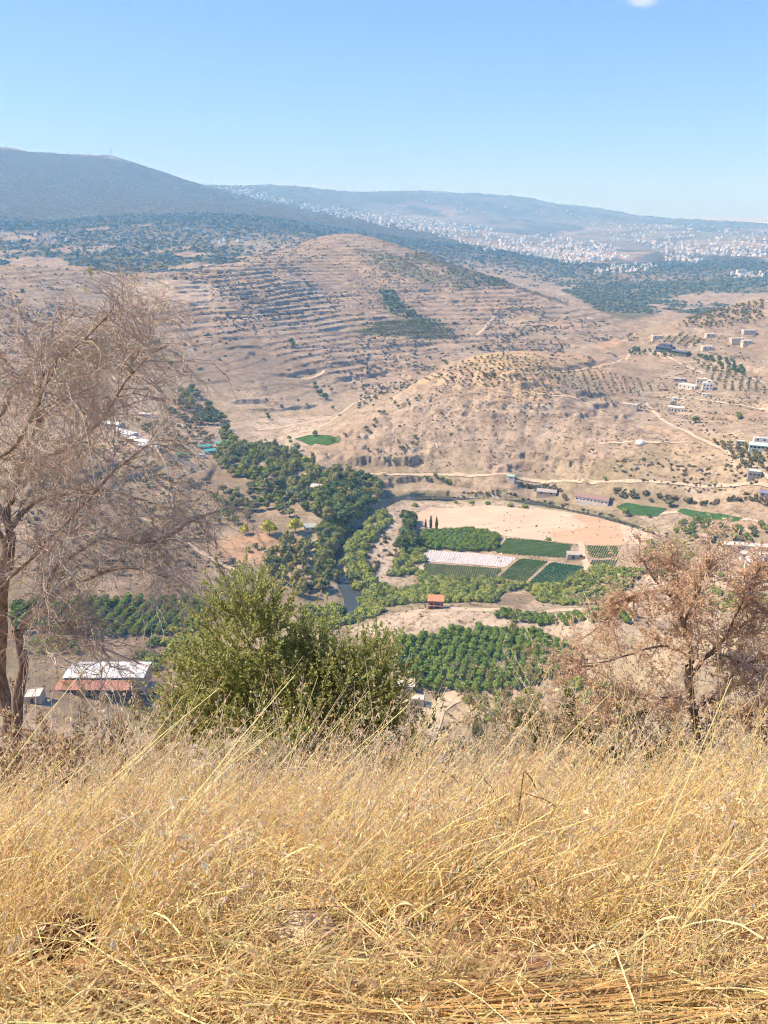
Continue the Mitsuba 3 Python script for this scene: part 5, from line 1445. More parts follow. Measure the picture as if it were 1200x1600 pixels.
def grass_tuft(seed, n, hmin, hmax, col, head, rad=0.13, heads=0.8, leafy=1.0, spk=9, lean0=(0.22, 0.0), thick=1.0):
    rg = np.random.default_rng(seed)
    base = np.c_[rg.normal(size=(n, 2)) * rad, np.full(n, -0.02)]
    h = rg.uniform(hmin, hmax, n)
    lean = np.c_[rg.normal(size=n) * 0.30 + lean0[0], rg.normal(size=n) * 0.28 + lean0[1], np.zeros(n)]
    cv = rg.uniform(0.0, 1.0, n)
    P = stems(rg, base, h, lean, cv)
    R = np.linspace(1, 0.45, 5)[None] * rg.uniform(0.0010, 0.0022, (n, 1)) * thick
    v, f = batch_tubes(P, R)
    parts = [(v, f, vary(rg, col, n, 15, 0.3))]
    nl = int(n * leafy)
    if nl:
        k = rg.integers(0, n, nl)
        t0 = rg.uniform(0.05, 0.55, nl)
        b0 = P[k, 0] + (P[k, -1] - P[k, 0]) * t0[:, None]
        d = np.c_[rg.normal(size=(nl, 2)), rg.uniform(0.1, 1.0, nl)]; d /= np.linalg.norm(d, axis=1, keepdims=True)
        Ln = rg.uniform(0.10, 0.26, nl)
        tt = np.linspace(0, 1, 5)[None, :, None]
        Q = b0[:, None] + d[:, None] * Ln[:, None, None] * tt - np.array([0, 0, 1.0]) * (Ln * rg.uniform(0.2, 1.1, nl))[:, None, None] * tt ** 2
        v, f = batch_blades(Q, np.array([[1, 1, .8, .55, .1]]) * rg.uniform(0.0014, 0.0032, (nl, 1)), rg.normal(size=(nl, 3)))
        parts.append((v, f, vary(rg, np.asarray(col) * 1.05, nl, 10, 0.3)))
    nh = int(n * heads)
    if nh:
        k = np.repeat(np.arange(nh), spk)
        t0 = rg.uniform(0.62, 1.0, len(k))
        j = np.minimum((t0 * 4).astype(int), 3)
        w = (t0 * 4 - j)[:, None]
        b0 = P[k, j] * (1 - w) + P[k, j + 1] * w
        off = np.c_[rg.normal(size=(len(k), 2)) * 0.020, -0.004 - 0.012 * rg.random(len(k))] * (1.3 - t0)[:, None] * 2.2
        b1 = b0 + off
        d = np.c_[rg.normal(size=(len(k), 2)) * 0.55, -1.0 + rg.normal(size=len(k)) * 0.5]
        Ln = rg.uniform(0.017, 0.030, len(k))
        for q in range(2):
            dd = d + rg.normal(size=d.shape) * 0.28
            v, f = batch_leaves(b1, dd, Ln, rg.uniform(0.0020, 0.0038, len(k)), rg=rg)
            parts.append((v, f, vary(rg, head, len(k), 4, 0.25)))
    return packed(parts)


STRAW_C, GOLD_C, OAT_C, PALE_C = (0.82, 0.66, 0.37), (0.83, 0.645, 0.32), (0.82, 0.69, 0.48), (0.80, 0.68, 0.50)
FORMS = {}
for fam, args in {'oat': dict(n=22, hmin=0.26, hmax=0.58, col=OAT_C, head=(0.80, 0.65, 0.46), rad=0.12, spk=12),
                  'gold': dict(n=22, hmin=0.20, hmax=0.60, col=GOLD_C, head=(0.78, 0.60, 0.34), rad=0.12, spk=9, heads=0.75, leafy=1.4),
                  'short': dict(n=24, hmin=0.10, hmax=0.30, col=STRAW_C, head=(0.76, 0.58, 0.34), rad=0.14, spk=6, heads=0.4, leafy=1.8)}.items():
    FORMS[fam] = []
    for k in range(7):
        v, f, c = grass_tuft(500 + 37 * k + len(fam), lean0=(0.16 + 0.06 * k, 0.05 * (k - 3)), **args)
        gid = f'{fam}_tuft_form_{k}'
        scene[gid] = {'type': 'shapegroup', 'tuft': mikit.ply((v, f), 'straw', color=c)}
        FORMS[fam].append(gid)
HOLES = [(at_depth(742, 1545, 1.40)[:2], 0.10), (at_depth(932, 1392, 1.95)[:2], 0.13), (at_depth(1165, 1490, 1.55)[:2], 0.10), (at_depth(112, 1492, 1.56)[:2], 0.12), (at_depth(485, 1495, 1.53)[:2], 0.12), (at_depth(1010, 1395, 1.95)[:2], 0.08)]
tag('grass', 'tall dry golden grass with oat heads covering the slope in front', 'grass', kind='stuff')
ng = 0
ys = np.concatenate([rs.uniform(1.0, 1.9, 260), rs.uniform(1.0, 6.2, 2300), rs.uniform(6.2, 10, 420)])
for y in ys:
    half = 0.80 * y + 0.7
    x = rs.uniform(-half, half)
    if rs.random() > half / (0.80 * max(6.2, y) + 0.7) * (1.0 if y < 6.2 else 1.0):
        continue
    if any(np.hypot(x - c[0], y - c[1]) < r * rs.uniform(0.8, 1.4) for c, r in HOLES): continue
    pat = meshkit.noise(np.array([x * 0.9, y * 0.9, 3.3]))
    if y < 1.34: fam, s = 'short', rs.uniform(0.45, 0.9)
    elif y < 1.8: fam, s = ('short' if rs.random() < 0.6 else 'gold'), rs.uniform(0.6, 0.95)
    else: fam, s = ('oat' if rs.random() < 0.25 + 0.9 * (pat - 0.3) + 0.14 * (y - 2.5) else 'gold'), rs.uniform(0.75, 1.12) * (0.80 if y > 3.2 else 1.0)
    ng += 1
    scene[f'grass__{ng:03d}'] = {'type': 'instance', 'shapegroup': {'type': 'ref', 'id': FORMS[fam][rs.integers(7)]},
                                 'to_world': T().translate([float(x), float(y), H(float(x), float(y))]).rotate([0, 0, 1], float(rs.normal() * 35)).scale(float(s))}
# thick pale stalks standing in loose bunches
FORMS['stalk'] = []
for k in range(5):
    v, f, c = grass_tuft(900 + k, n=6, hmin=0.34, hmax=0.62, col=(0.84, 0.68, 0.38), head=(0.82, 0.67, 0.46), rad=0.09, heads=0.8, leafy=0.6, spk=12, lean0=(0.28 + 0.08 * k, 0.0), thick=1.5)
    scene[f'stalk_tuft_form_{k}'] = {'type': 'shapegroup', 'tuft': mikit.ply((v, f), 'straw', color=c)}
    FORMS['stalk'].append(f'stalk_tuft_form_{k}')
for _ in range(150):
    y = rs.uniform(1.35, 3.3); x = rs.uniform(-1, 1) * (0.8 * y + 0.5)
    ng += 1
    scene[f'grass__{ng:03d}'] = {'type': 'instance', 'shapegroup': {'type': 'ref', 'id': FORMS['stalk'][rs.integers(5)]}, 'to_world': T().translate([float(x), float(y), H(float(x), float(y))]).rotate([0, 0, 1], float(rs.normal() * 22)).scale(float(rs.uniform(.7, 1.05)))}
# straw lying on the ground
n = 5200
yy = 1.0 + 3.0 * rs.random(n) ** 1.7
xx = rs.uniform(-1, 1, n) * (0.80 * yy + 0.5)
for c_, r_ in HOLES[:4]:
    bad = np.hypot(xx - c_[0], yy - c_[1]) < r_ * 1.4
    xx[bad], yy[bad] = rs.uniform(-1, 1, bad.sum()), 0.95 + 0.1 * rs.random(bad.sum())
ang = np.where(yy < 1.35, rs.normal(size=n) * 0.6 + 0.15, rs.uniform(-1.6, 1.6, n))
Ln = rs.uniform(0.06, 0.34, n) * np.where(yy < 1.5, 1.3, 0.8)
dirs = np.c_[np.cos(ang), np.sin(ang), rs.normal(size=n) * 0.10]
c0 = np.c_[xx, yy, H(xx, yy) + 0.006 + 0.075 * rs.random(n) ** 1.5]
tt = np.linspace(-0.5, 0.5, 4)[None, :, None]
P = c0[:, None] + dirs[:, None] * Ln[:, None, None] * tt + rs.normal(size=(n, 1, 3)) * 0.06 * Ln[:, None, None] * (tt ** 2)
hz = H(P[..., 0].ravel(), P[..., 1].ravel()).reshape(n, 4)
P[..., 2] = np.maximum(P[..., 2], hz + 0.004)
v1, f1 = batch_tubes(P, np.broadcast_to(rs.uniform(0.0009, 0.0022, (n, 1)), (n, 4)))
c1 = vary(rs, STRAW_C, n, 12, 0.4, 0.04)
v, f, c = packed([(v1, f1, c1)])
add('straw_litter', v, f, 'straw', color=c, label='broken straw lying flat over the ground at the bottom', cat='straw', kind='stuff')
# the long flattened stalks that run across the lower right corner
n = 170
xx, yy = rs.uniform(0.0, 1.3, n), 1.04 + 0.20 * rs.random(n)
ang = rs.normal(size=n) * 0.09 + 0.05
Ln = rs.uniform(0.4, 0.9, n)
c0 = np.c_[xx, yy, H(xx, yy) + 0.03 + 0.07 * rs.random(n)]
tt = np.linspace(-0.5, 0.5, 6)[None, :, None]
P = c0[:, None] + np.c_[np.cos(ang), np.sin(ang), rs.normal(size=n) * 0.03][:, None] * Ln[:, None, None] * tt + rs.normal(size=(n, 1, 3)) * 0.10 * Ln[:, None, None] * (tt ** 2) * [0.3, 1, 0.4]
hz = H(P[..., 0].ravel(), P[..., 1].ravel()).reshape(n, 6)
P[..., 2] = np.maximum(P[..., 2], hz + 0.012)
v, f = batch_tubes(P, np.broadcast_to(rs.uniform(0.0010, 0.0021, (n, 1)), (n, 6)), 4)
add('straw_litter', v, f, 'straw', color=np.clip(vary(rs, (0.76, 0.57, 0.27), n, 24, 0.3, 0.03), 0, 0.85), label='long flattened golden stalks lying side by side along the bottom', cat='straw', kind='stuff')


def tall_oat(px, py, Y, top, label, thick=0.0016, heads=10, big=1.0):
    """one tall stalk: foot seen at (px, py), tip at top = (px, py)"""
    a = at_depth(px, py, Y); a[2] = H(a[0], a[1]) - 0.02 if abs(a[2] - H(a[0], a[1])) < 0.5 else a[2]
    b = at_depth(top[0], top[1], Y + rs.uniform(-.1, .25))
    t = np.linspace(0, 1, 9)[:, None]
    bow = np.array([0.0, 0, 0.06 * np.linalg.norm(b - a)])
    P = a + (b - a) * t + bow * np.sin(np.pi * t) ** 1 * 0.6
    return P


n_t, tparts = 0, []
NTH = 'first second third fourth fifth sixth seventh eighth ninth tenth eleventh twelfth thirteenth fourteenth fifteenth sixteenth seventeenth eighteenth nineteenth twentieth twenty-first twenty-second twenty-third twenty-fourth'.split()
TALL = [((640, 1480), 1.9, (690, 1240)), ((700, 1500), 1.7, (800, 1190)), ((690, 1420), 2.1, (770, 1130)), ((760, 1500), 1.65, (866, 1130)), ((600, 1350), 2.3, (690, 1160)), ((700, 1330), 2.6, (735, 1110)), ((820, 1420), 2.0, (905, 1145)),
        ((640, 1300), 2.6, (640, 1090)), ((850, 1290), 2.5, (1010, 1060)), ((1080, 1300), 2.6, (1200, 1050)), ((920, 1400), 2.0, (970, 1200)), ((925, 1410), 2.0, (960, 1260)), ((820, 1490), 1.7, (930, 1290)), ((430, 1400), 2.1, (500, 1220)), ((540, 1380), 2.2, (600, 1170)),
        ((250, 1370), 2.2, (330, 1180)), ((120, 1360), 2.3, (250, 1160)), ((20, 1300), 2.5, (110, 1110)), ((1020, 1560), 1.4, (1140, 1330)), ((1100, 1400), 2.0, (1190, 1150)), ((730, 1290), 2.8, (860, 1040)), ((350, 1330), 2.4, (420, 1150)), ((680, 1540), 1.5, (860, 1290)), ((560, 1250), 2.9, (600, 1130))]
for (p0, Y, p1) in TALL:
    P = tall_oat(p0[0], p0[1], Y, p1, '')
    v, f = tube(P, np.linspace(0.0030, 0.0014, 9), 5)
    tparts.append((v, f, np.array([0.80, 0.62, 0.34]) * rs.uniform(0.85, 1.15)))
    m = 9
    t0 = rs.uniform(0.70, 1.0, m)
    b0 = np.stack([np.interp(t0, np.linspace(0, 1, 9), P[:, q]) for q in range(3)], 1)
    for q in range(2):
        d = np.c_[rs.normal(size=(m, 2)) * 0.6, -0.9 + rs.normal(size=m) * 0.4]
        v, f = batch_leaves(b0 + rs.normal(size=(m, 3)) * 0.012, d, rs.uniform(0.020, 0.032, m), rs.uniform(0.002, 0.0036, m))
        tparts.append((v, f, vary(rs, (0.70, 0.55, 0.34), m, 4)))
    v, f, c = packed(tparts); tparts = []
    nth = sorted(range(len(TALL)), key=lambda q: TALL[q][0][0]).index(n_t); n_t += 1
    add('oat_stalk', v, f, 'straw', color=c, label='tall pale oat stalk above the grass, ' + (NTH[nth] + ' from the left by its foot'), cat='grass stalk', group='tall oat stalks above the grass')

# stone and clod
def lump(c, r, seed, key, col, label, cat):
    s = trimesh.creation.icosphere(4)
    V_ = np.array(s.vertices)
    k = 0.72 + 0.4 * meshkit.fbm(V_ * 1.6 + seed, 3, seed) + 0.14 * (meshkit.fbm(V_ * 7 + seed, 3, seed) - 0.5)
    V_ = V_ * k[:, None] * r
    V_ += [c[0], c[1], H(c[0], c[1]) + r[2] * 0.25]
    cc = np.asarray(col) * (0.65 + 0.7 * meshkit.fbm(V_ * 45, 3, seed))[:, None]
    add(key, V_, np.array(s.faces), 'leaf', color=cc, smooth=True, label=label, cat=cat)


lump(at_depth(480, 1500, 1.52), np.array([0.09, 0.075, 0.035]), 3, 'stone', (0.55, 0.43, 0.32), 'pale stone half buried in the straw near the bottom', 'stone')
lump(at_depth(108, 1495, 1.56), np.array([0.10, 0.075, 0.075]), 8, 'earth_clod', (0.10, 0.05, 0.03), 'dark brown clod of earth in the grass near the lower left corner', 'clod')
P = np.array([at_depth(*q) for q in ((440, 1478, 1.56), (480, 1474, 1.56), (530, 1476, 1.57), (575, 1484, 1.57))]); P[:, 2] = H(P[:, 0], P[:, 1]) + 0.07
v, f = tube(P, [0.003, 0.0028, 0.0025, 0.0015], 5)
add('dry_stick', v, f, 'bark', color=(0.14, 0.09, 0.06), smooth=True, label='thin dark dry stick lying over the pale stone', cat='stick')


# ---- branching
def limb_curve(pts, Y, seed, wob=0.05):
    rg = np.random.default_rng(seed)
    ctrl = np.array([at_depth(p[0], p[1], Y + (p[2] if len(p) > 2 else 0)) for p in pts])
    Q = smoothed3(ctrl, 0.05)
    n = meshkit.fbm(np.c_[np.arange(len(Q)) * 0.12, np.full(len(Q), seed * 1.7), np.zeros(len(Q))], 3, seed) - 0.5
    m = meshkit.fbm(np.c_[np.arange(len(Q)) * 0.12, np.full(len(Q), seed * 2.9), np.ones(len(Q))], 3, seed + 9) - 0.5
    Q[:, 0] += wob * n * 2; Q[:, 2] += wob * m * 2
    return Q


def smoothed3(P, step):
    L = np.concatenate([[0], np.cumsum(np.linalg.norm(np.diff(P, axis=0), axis=1))])
    s = np.linspace(0, L[-1], max(4, int(L[-1] / step)))
    from scipy.interpolate import PchipInterpolator
    return np.stack([PchipInterpolator(L, P[:, c])(s) for c in range(3)], 1)


def sprout(parents, per, lmin, lmax, up, spreadk, m=5, droop=0.0, start=0.15, rg=rs, zig=0.12):
    """branches off a set of curves: parents (n, k, 3) -> (n*per, m, 3)"""
    n, k = parents.shape[:2]
    idx = np.repeat(np.arange(n), per)
    t = rg.uniform(start, 1.0, len(idx)) * (k - 1)
    j = np.minimum(t.astype(int), k - 2); w = (t - j)[:, None]
    b = parents[idx, j] * (1 - w) + parents[idx, j + 1] * w
    d0 = parents[idx, j + 1] - parents[idx, j]; d0 /= np.linalg.norm(d0, axis=1, keepdims=True) + 1e-9
    d = d0 * 0.75 + rg.normal(size=b.shape) * spreadk + np.array([0, 0, up])
    d /= np.linalg.norm(d, axis=1, keepdims=True)
    L = rg.uniform(lmin, lmax, len(idx))[:, None, None]
    tt = np.linspace(0, 1, m)[None, :, None]
    bend = rg.normal(size=b.shape) * 0.30 - np.array([0, 0, droop])
    return b[:, None] + d[:, None] * L * tt + bend[:, None] * L * tt ** 2 + np.cumsum(rg.normal(size=(len(idx), m, 3)), 1) * (tt > 0) * L * zig / m ** 0.5


def taper(n, r0, r1, m):
    return np.broadcast_to(np.linspace(r0, r1, m)[None], (n, m)) * rs.uniform(0.75, 1.25, (n, 1))


def resample(Q, k):
    s = np.linspace(0, len(Q) - 1, k)
    return np.stack([np.interp(s, np.arange(len(Q)), Q[:, c]) for c in range(3)], 1)


# ---- the bare tree on the left
YT = 5.0
BARK_C, TWIG_C = (0.30, 0.25, 0.205), (0.50, 0.43, 0.35)
tree = numbered('bare_tree')
tag(tree, 'leafless grey-brown tree with a tangle of fine twigs at the left edge', 'tree')
trunkA = limb_curve([(6, 1290), (22, 1180), (30, 1090), (36, 1030), (26, 985)], YT, 1, 0.02)
trunkB = limb_curve([(22, 1180, .12), (4, 1080, .15), (2, 980, .1), (8, 900), (14, 830)], YT, 2, 0.03)
for P, r0, r1 in ((trunkA, 0.046, 0.036), (trunkB, 0.055, 0.040)):
    v, f = tube(P, np.linspace(r0, r1, len(P)), 12)
    nrm = v - np.repeat(P, 12, 0)
    v = v + nrm * (0.7 * (meshkit.fbm(v * [14, 14, 5], 3, 4) - 0.5))[:, None]
    add('trunk', v, f, 'bark_rough', color=BARK_C, smooth=True, parent=tree)
LIMBS = [([(26, 985), (45, 955), (85, 925, -.1), (140, 905, -.2), (200, 893, -.3), (262, 902, -.4)], .050, .012), ([(75, 930, -.1), (105, 872, -.1), (160, 842, 0), (220, 848, .1), (275, 832, .1), (348, 803, .15)], .030, .007),
         ([(8, 900), (20, 800, .1), (30, 720, .1), (60, 660, .15), (110, 610, .2)], .050, .016), ([(30, 720, .1), (90, 700, -.1), (145, 672, -.2), (180, 625, -.25), (215, 580, -.3), (262, 546, -.4)], .026, .007),
         ([(14, 830), (-20, 700, .2), (10, 620, .3), (45, 570, .3), (82, 520, .3), (96, 480, .4)], .045, .006), ([(60, 660, .15), (70, 600, 0), (112, 550, -.1), (150, 510, -.15), (185, 468, -.2)], .026, .005),
         ([(8, 900), (-60, 820, .2), (-110, 700, .3), (-90, 600, .5)], .045, .010), ([(110, 610, .2), (150, 575, .3), (180, 540, .4), (205, 515, .5)], .018, .005),
         ([(14, 830), (80, 770, .3), (150, 762, .4), (230, 782, .5), (292, 802, .6)], .035, .007), ([(45, 955), (95, 965, -.3), (140, 995, -.4), (172, 1045, -.5)], .020, .005),
         ([(10, 860), (-40, 760, -.3), (20, 690, -.5), (60, 620, -.6), (100, 560, -.7)], .035, .008), ([(8, 900), (60, 870, -.4), (120, 800, -.6), (180, 740, -.7), (240, 690, -.7)], .032, .007)]
curves = []
for i, (pts, r0, r1) in enumerate(LIMBS):
    Q = limb_curve(pts, YT, 20 + i, 0.05)
    v, f = tube(Q, np.linspace(r0, r1, len(Q)) * 0.62, 8)
    add('limb', v, f, 'bark_rough', color=np.array(BARK_C) * 1.1, smooth=True, parent=tree)
    curves.append(resample(Q, 14))
curves = np.array(curves)
B1 = sprout(curves, 20, 0.16, 0.46, 0.10, 0.60, m=6, droop=0.14, start=0.2)
B1 = B1[B1[..., 2].max(1) < 1.30]
B2 = sprout(B1, 8, 0.10, 0.34, 0.10, 0.55, m=5, droop=0.22)
B2 = B2[B2[..., 2].max(1) < 1.38]
B3 = sprout(B2, 5, 0.06, 0.20, 0.0, 0.6, m=4, droop=0.2)
v, f, c = packed([(*batch_tubes(B1, taper(len(B1), .0048, .0022, 6), 5), vary(rs, np.array(TWIG_C) * 0.85, len(B1), 30, .15)),
                  (*batch_tubes(B2, taper(len(B2), .0032, .0016, 5), 3), vary(rs, TWIG_C, len(B2), 15, .25)),
                  (*batch_tubes(B3, taper(len(B3), .0018, .0010, 4), 3), vary(rs, np.array(TWIG_C) * 1.1, len(B3), 12, .25))])
add('twigs', v, f, 'bark', color=c, smooth=True, parent=tree, kind='stuff')
k = rs.integers(0, len(B3), 900)
v, f = batch_leaves(B3[k, -1], rs.normal(size=(900, 3)) - [0, 0, 0.7], rs.uniform(.018, .035, 900), rs.uniform(.003, .006, 900))
add('dry_leaves', v, f, 'thin_leaf', color=np.clip(vary(rs, (0.50, 0.38, 0.25), 900, 4, .3), 0, 1), parent=tree, kind='stuff')
pt = B2[np.argsort(-B2[:, -1, 2] + 0.4 * np.abs(B2[:, -1, 0] + 1.9))[:4], -1]
v, f = batch_leaves(pt, np.array([[.1, 0, -1.0], [0, 0, -1], [.3, 0, -1], [-.2, 0, -1]]), 0.05, 0.010)
add('green_leaves', v, f, 'thin_leaf', color=(0.30, 0.30, 0.06), parent=tree)

# ---- the olive bush in the middle
bush = numbered('olive_bush')
tag(bush, 'dense green olive bush with two crowns in the middle behind the grass', 'bush')
YB = 6.6
lobesB = [(382, 1005, 112, 105, 0), (392, 938, 66, 50, .1), (330, 1075, 92, 75, -.1), (440, 1090, 95, 85, -.3), (300, 1120, 70, 50, -.4), (540, 1075, 92, 80, -.2), (488, 1015, 44, 55, 0), (585, 1050, 58, 62, -.1), (500, 1120, 110, 60, -.5), (420, 1130, 120, 50, -.6), (590, 1110, 50, 45, -.4)]
tw = []
for (px, py, rx, ry, oy) in lobesB:
    c = at_depth(px, py, YB + oy)
    dep = c[1] * CP + (EYE - c[2]) * SP
    sx, sz = rx / FPX * dep, ry / FPX * dep * 1.05
    nt = int(410 * sx * sz / 0.5)
    d = rs.normal(size=(nt, 3)); d /= np.linalg.norm(d, axis=1, keepdims=True)
    rad = rs.uniform(0.45, 0.98, nt)[:, None]
    b = c + d * rad * [sx, sx * 0.8, sz]
    dr_ = d * 0.9 + np.array([0, 0, 0.75]) + rs.normal(size=(nt, 3)) * 0.35
    dr_ /= np.linalg.norm(dr_, axis=1, keepdims=True)
    L = rs.uniform(0.16, 0.36, nt)[:, None, None]
    t = np.linspace(0, 1, 5)[None, :, None]
    tw.append(b[:, None] + dr_[:, None] * L * (t - 0.35) + rs.normal(size=(nt, 1, 3)) * 0.08 * L * t ** 2)
TW = np.vstack(tw)
SH = np.array([np.linspace(at_depth(px0, py0, YB - .2), at_depth(px1, py1, YB - .2), 5) for px0, py0, px1, py1 in ((400, 920, 408, 880), (380, 930, 372, 895), (425, 940, 440, 905), (480, 990, 500, 925), (470, 1000, 470, 940), (510, 980, 535, 960), (570, 1020, 590, 965), (600, 1040, 625, 985), (545, 1020, 548, 970), (340, 960, 330, 915), (610, 1070, 645, 1030), (290, 1050, 262, 1010), (355, 930, 352, 900))])
TW = np.vstack([TW, SH])
nt = len(TW)
v1, f1 = batch_tubes(TW, taper(nt, .0030, .0012, 5), 3)
stemsB = [np.linspace(at_depth(400 + o * 0.4, 1190, YB), at_depth(400 + o, 1030 + abs(o) * 0.3, YB), 6) for o in (-110, -60, -20, 20, 70, 130, 180)]
for P in stemsB:
    P = P + rs.normal(size=P.shape) * 0.02
    v, f = tube(P, np.linspace(.022, .008, 6), 6)
    add('stem', v, f, 'bark_rough', color=BARK_C, smooth=True, parent=bush)
add('twigs', v1, f1, 'bark', color=vary(rs, (0.24, 0.20, 0.13), nt, 15), smooth=True, parent=bush, kind='stuff')
per = 30
k = np.repeat(np.arange(nt), per)
t0 = rs.uniform(0.0, 4.0, len(k)); j = np.minimum(t0.astype(int), 3); w = (t0 - j)[:, None]
b = TW[k, j] * (1 - w) + TW[k, j + 1] * w
ax = TW[k, j + 1] - TW[k, j]; ax /= np.linalg.norm(ax, axis=1, keepdims=True) + 1e-9
d = ax * 0.8 + rs.normal(size=b.shape) * 0.55 + [0, 0, 0.15]
v, f = batch_leaves(b, d, rs.uniform(.030, .054, len(k)), rs.uniform(.007, .0115, len(k)))
tint = meshkit.noise(TW[:, 2] * 3.0) if False else meshkit.fbm(TW[:, 2] * 2.0, 3, 5)
cl_ = np.array([0.40, 0.44, 0.15]) * (1 - tint[k])[:, None] + np.array([0.52, 0.54, 0.24]) * tint[k][:, None]
c = np.repeat(cl_ * (0.7 + 0.6 * rs.random((len(k), 1))) * (1 + 0.06 * rs.normal(size=(len(k), 3))), 4, 0)
add('foliage', v, f, 'thin_leaf', color=np.clip(c, .01, .6), parent=bush, kind='stuff')

# ---- the dry brown shrub on the right
shrub = numbered('dry_shrub')
tag(shrub, 'dry tan-leaved shrub with a forked dark trunk at the right edge', 'shrub')
YS = 5.7
P = limb_curve([(1108, 1215), (1088, 1130), (1080, 1080), (1076, 1040)], YS, 61, 0.02)
v, f = tube(P, np.linspace(.045, .034, len(P)), 10)
v = v + (v - np.repeat(P, 10, 0)) * (0.6 * (meshkit.fbm(v * [16, 16, 6], 3, 6) - 0.5))[:, None]
add('trunk', v, f, 'bark_rough', color=(0.21, 0.16, 0.13), smooth=True, parent=shrub)
SL = [([(1076, 1040), (1068, 990), (1050, 940, .1), (1028, 910, .1), (1010, 876, .2)], .032, .006), ([(1078, 1060), (1108, 1022, -.1), (1142, 985, -.2), (1210, 958, -.3)], .026, .008), ([(1068, 990), (1082, 940, -.2), (1102, 905, -.3), (1118, 878, -.3)], .018, .005),
      ([(1086, 1110), (1112, 1090, .2), (1160, 1042, .3), (1215, 1015, .3)], .022, .008), ([(1040, 925), (1000, 925, .2), (955, 962, .3), (905, 1000, .4)], .012, .004), ([(1074, 1030), (1015, 1012, -.2), (945, 1035, -.3), (888, 1052, -.3)], .016, .004),
      ([(1050, 940, .1), (1062, 910, .3), (1052, 880, .4)], .010, .004), ([(1142, 985, -.2), (1170, 930, -.2), (1195, 880, -.1)], .014, .005), ([(1086, 1110), (1040, 1090, -.3), (985, 1090, -.4), (930, 1100, -.5)], .014, .004), ([(1108, 1022, -.1), (1150, 1030, .1), (1200, 1060, .2)], .012, .004), ([(1090, 1120), (1140, 1120, -.2), (1200, 1115, -.3)], .012, .004)]
cs_ = []
for i, (pts, r0, r1) in enumerate(SL):
    Q = limb_curve(pts, YS, 70 + i, 0.04)
    v, f = tube(Q, np.linspace(r0, r1, len(Q)) * 0.8, 7)
    add('limb', v, f, 'bark_rough', color=(0.23, 0.17, 0.135), smooth=True, parent=shrub)
    cs_.append(resample(Q, 12))
cs_ = np.array(cs_)
S1 = sprout(cs_, 26, 0.14, 0.40, 0.16, 0.55, m=5, droop=0.05, start=0.2)
S2 = sprout(S1, 8, 0.07, 0.20, 0.10, 0.6, m=4, droop=0.1)
v, f, c = packed([(*batch_tubes(S1, taper(len(S1), .0042, .002, 5), 4), vary(rs, (0.36, 0.27, 0.20), len(S1), 20, .2)), (*batch_tubes(S2, taper(len(S2), .002, .0011, 4), 3), vary(rs, (0.48, 0.37, 0.28), len(S2), 12, .2))])
add('twigs', v, f, 'bark', color=c, smooth=True, parent=shrub, kind='stuff')
per = 16
k = np.repeat(np.arange(len(S2)), per)
t0 = rs.uniform(0.3, 3.0, len(k)); j = np.minimum(t0.astype(int), 2); w = (t0 - j)[:, None]
b = S2[k, j] * (1 - w) + S2[k, j + 1] * w
d = (S2[k, -1] - S2[k, 0]) / 0.15 * 0.4 + rs.normal(size=b.shape) * 0.6 + [0, 0, -0.05]
v, f = batch_leaves(b, d, rs.uniform(.022, .042, len(k)), rs.uniform(.004, .0075, len(k)))
add('dry_leaves', v, f, 'thin_leaf', color=np.clip(vary(rs, (0.76, 0.585, 0.425), len(k), 4, .28), .01, .85), parent=shrub, kind='stuff')


# ---- weeds between them
def weed(px, py, Y, h, wide, col, label, cat='weed', seed=0, L=(.03, .055), W=(.006, .011), per=18, group=None, ns=30):
    rg = np.random.default_rng(seed)
    top = at_depth(px, py, Y)
    z0 = H(top[0], top[1])
    base = np.c_[top[0] + rg.normal(size=ns) * wide * .35, top[1] + rg.normal(size=ns) * wide * .3, np.full(ns, z0)]
    hh = (top[2] - z0) * rg.uniform(0.55, 1.05, ns) if h is None else h * rg.uniform(.6, 1.1, ns)
    P = stems(rg, base, hh, np.c_[rg.normal(size=ns) * .35, rg.normal(size=ns) * .3, np.zeros(ns)], rg.random(ns), 6)
    key = numbered('weed')
    tag(key, label, cat, group)
    v, f = batch_tubes(P, taper(ns, .003, .0012, 6), 4)
    add('stems', v, f, 'bark', color=np.array(col) * 1.1, smooth=True, parent=key, kind='stuff')
    sub = sprout(P, 5, .08, .22, .3, .5, m=4, rg=rg, start=.35)
    v2, f2 = batch_tubes(sub, taper(len(sub), .0018, .001, 4), 3)
    add('stems', v2, f2, 'bark', color=np.array(col) * 1.1, smooth=True, parent=key, kind='stuff')
    k = np.repeat(np.arange(len(sub)), per)
    t0 = rg.uniform(0, 3, len(k)); j = np.minimum(t0.astype(int), 2); w = (t0 - j)[:, None]
    b = sub[k, j] * (1 - w) + sub[k, j + 1] * w
    v, f = batch_leaves(b, rg.normal(size=b.shape) + [0, 0, .3], rg.uniform(*L, len(k)), rg.uniform(*W, len(k)), rg=rg)
    add('foliage', v, f, 'thin_leaf', color=np.clip(vary(rg, col, len(k), 4, .3), .01, .8), parent=key, kind='stuff')


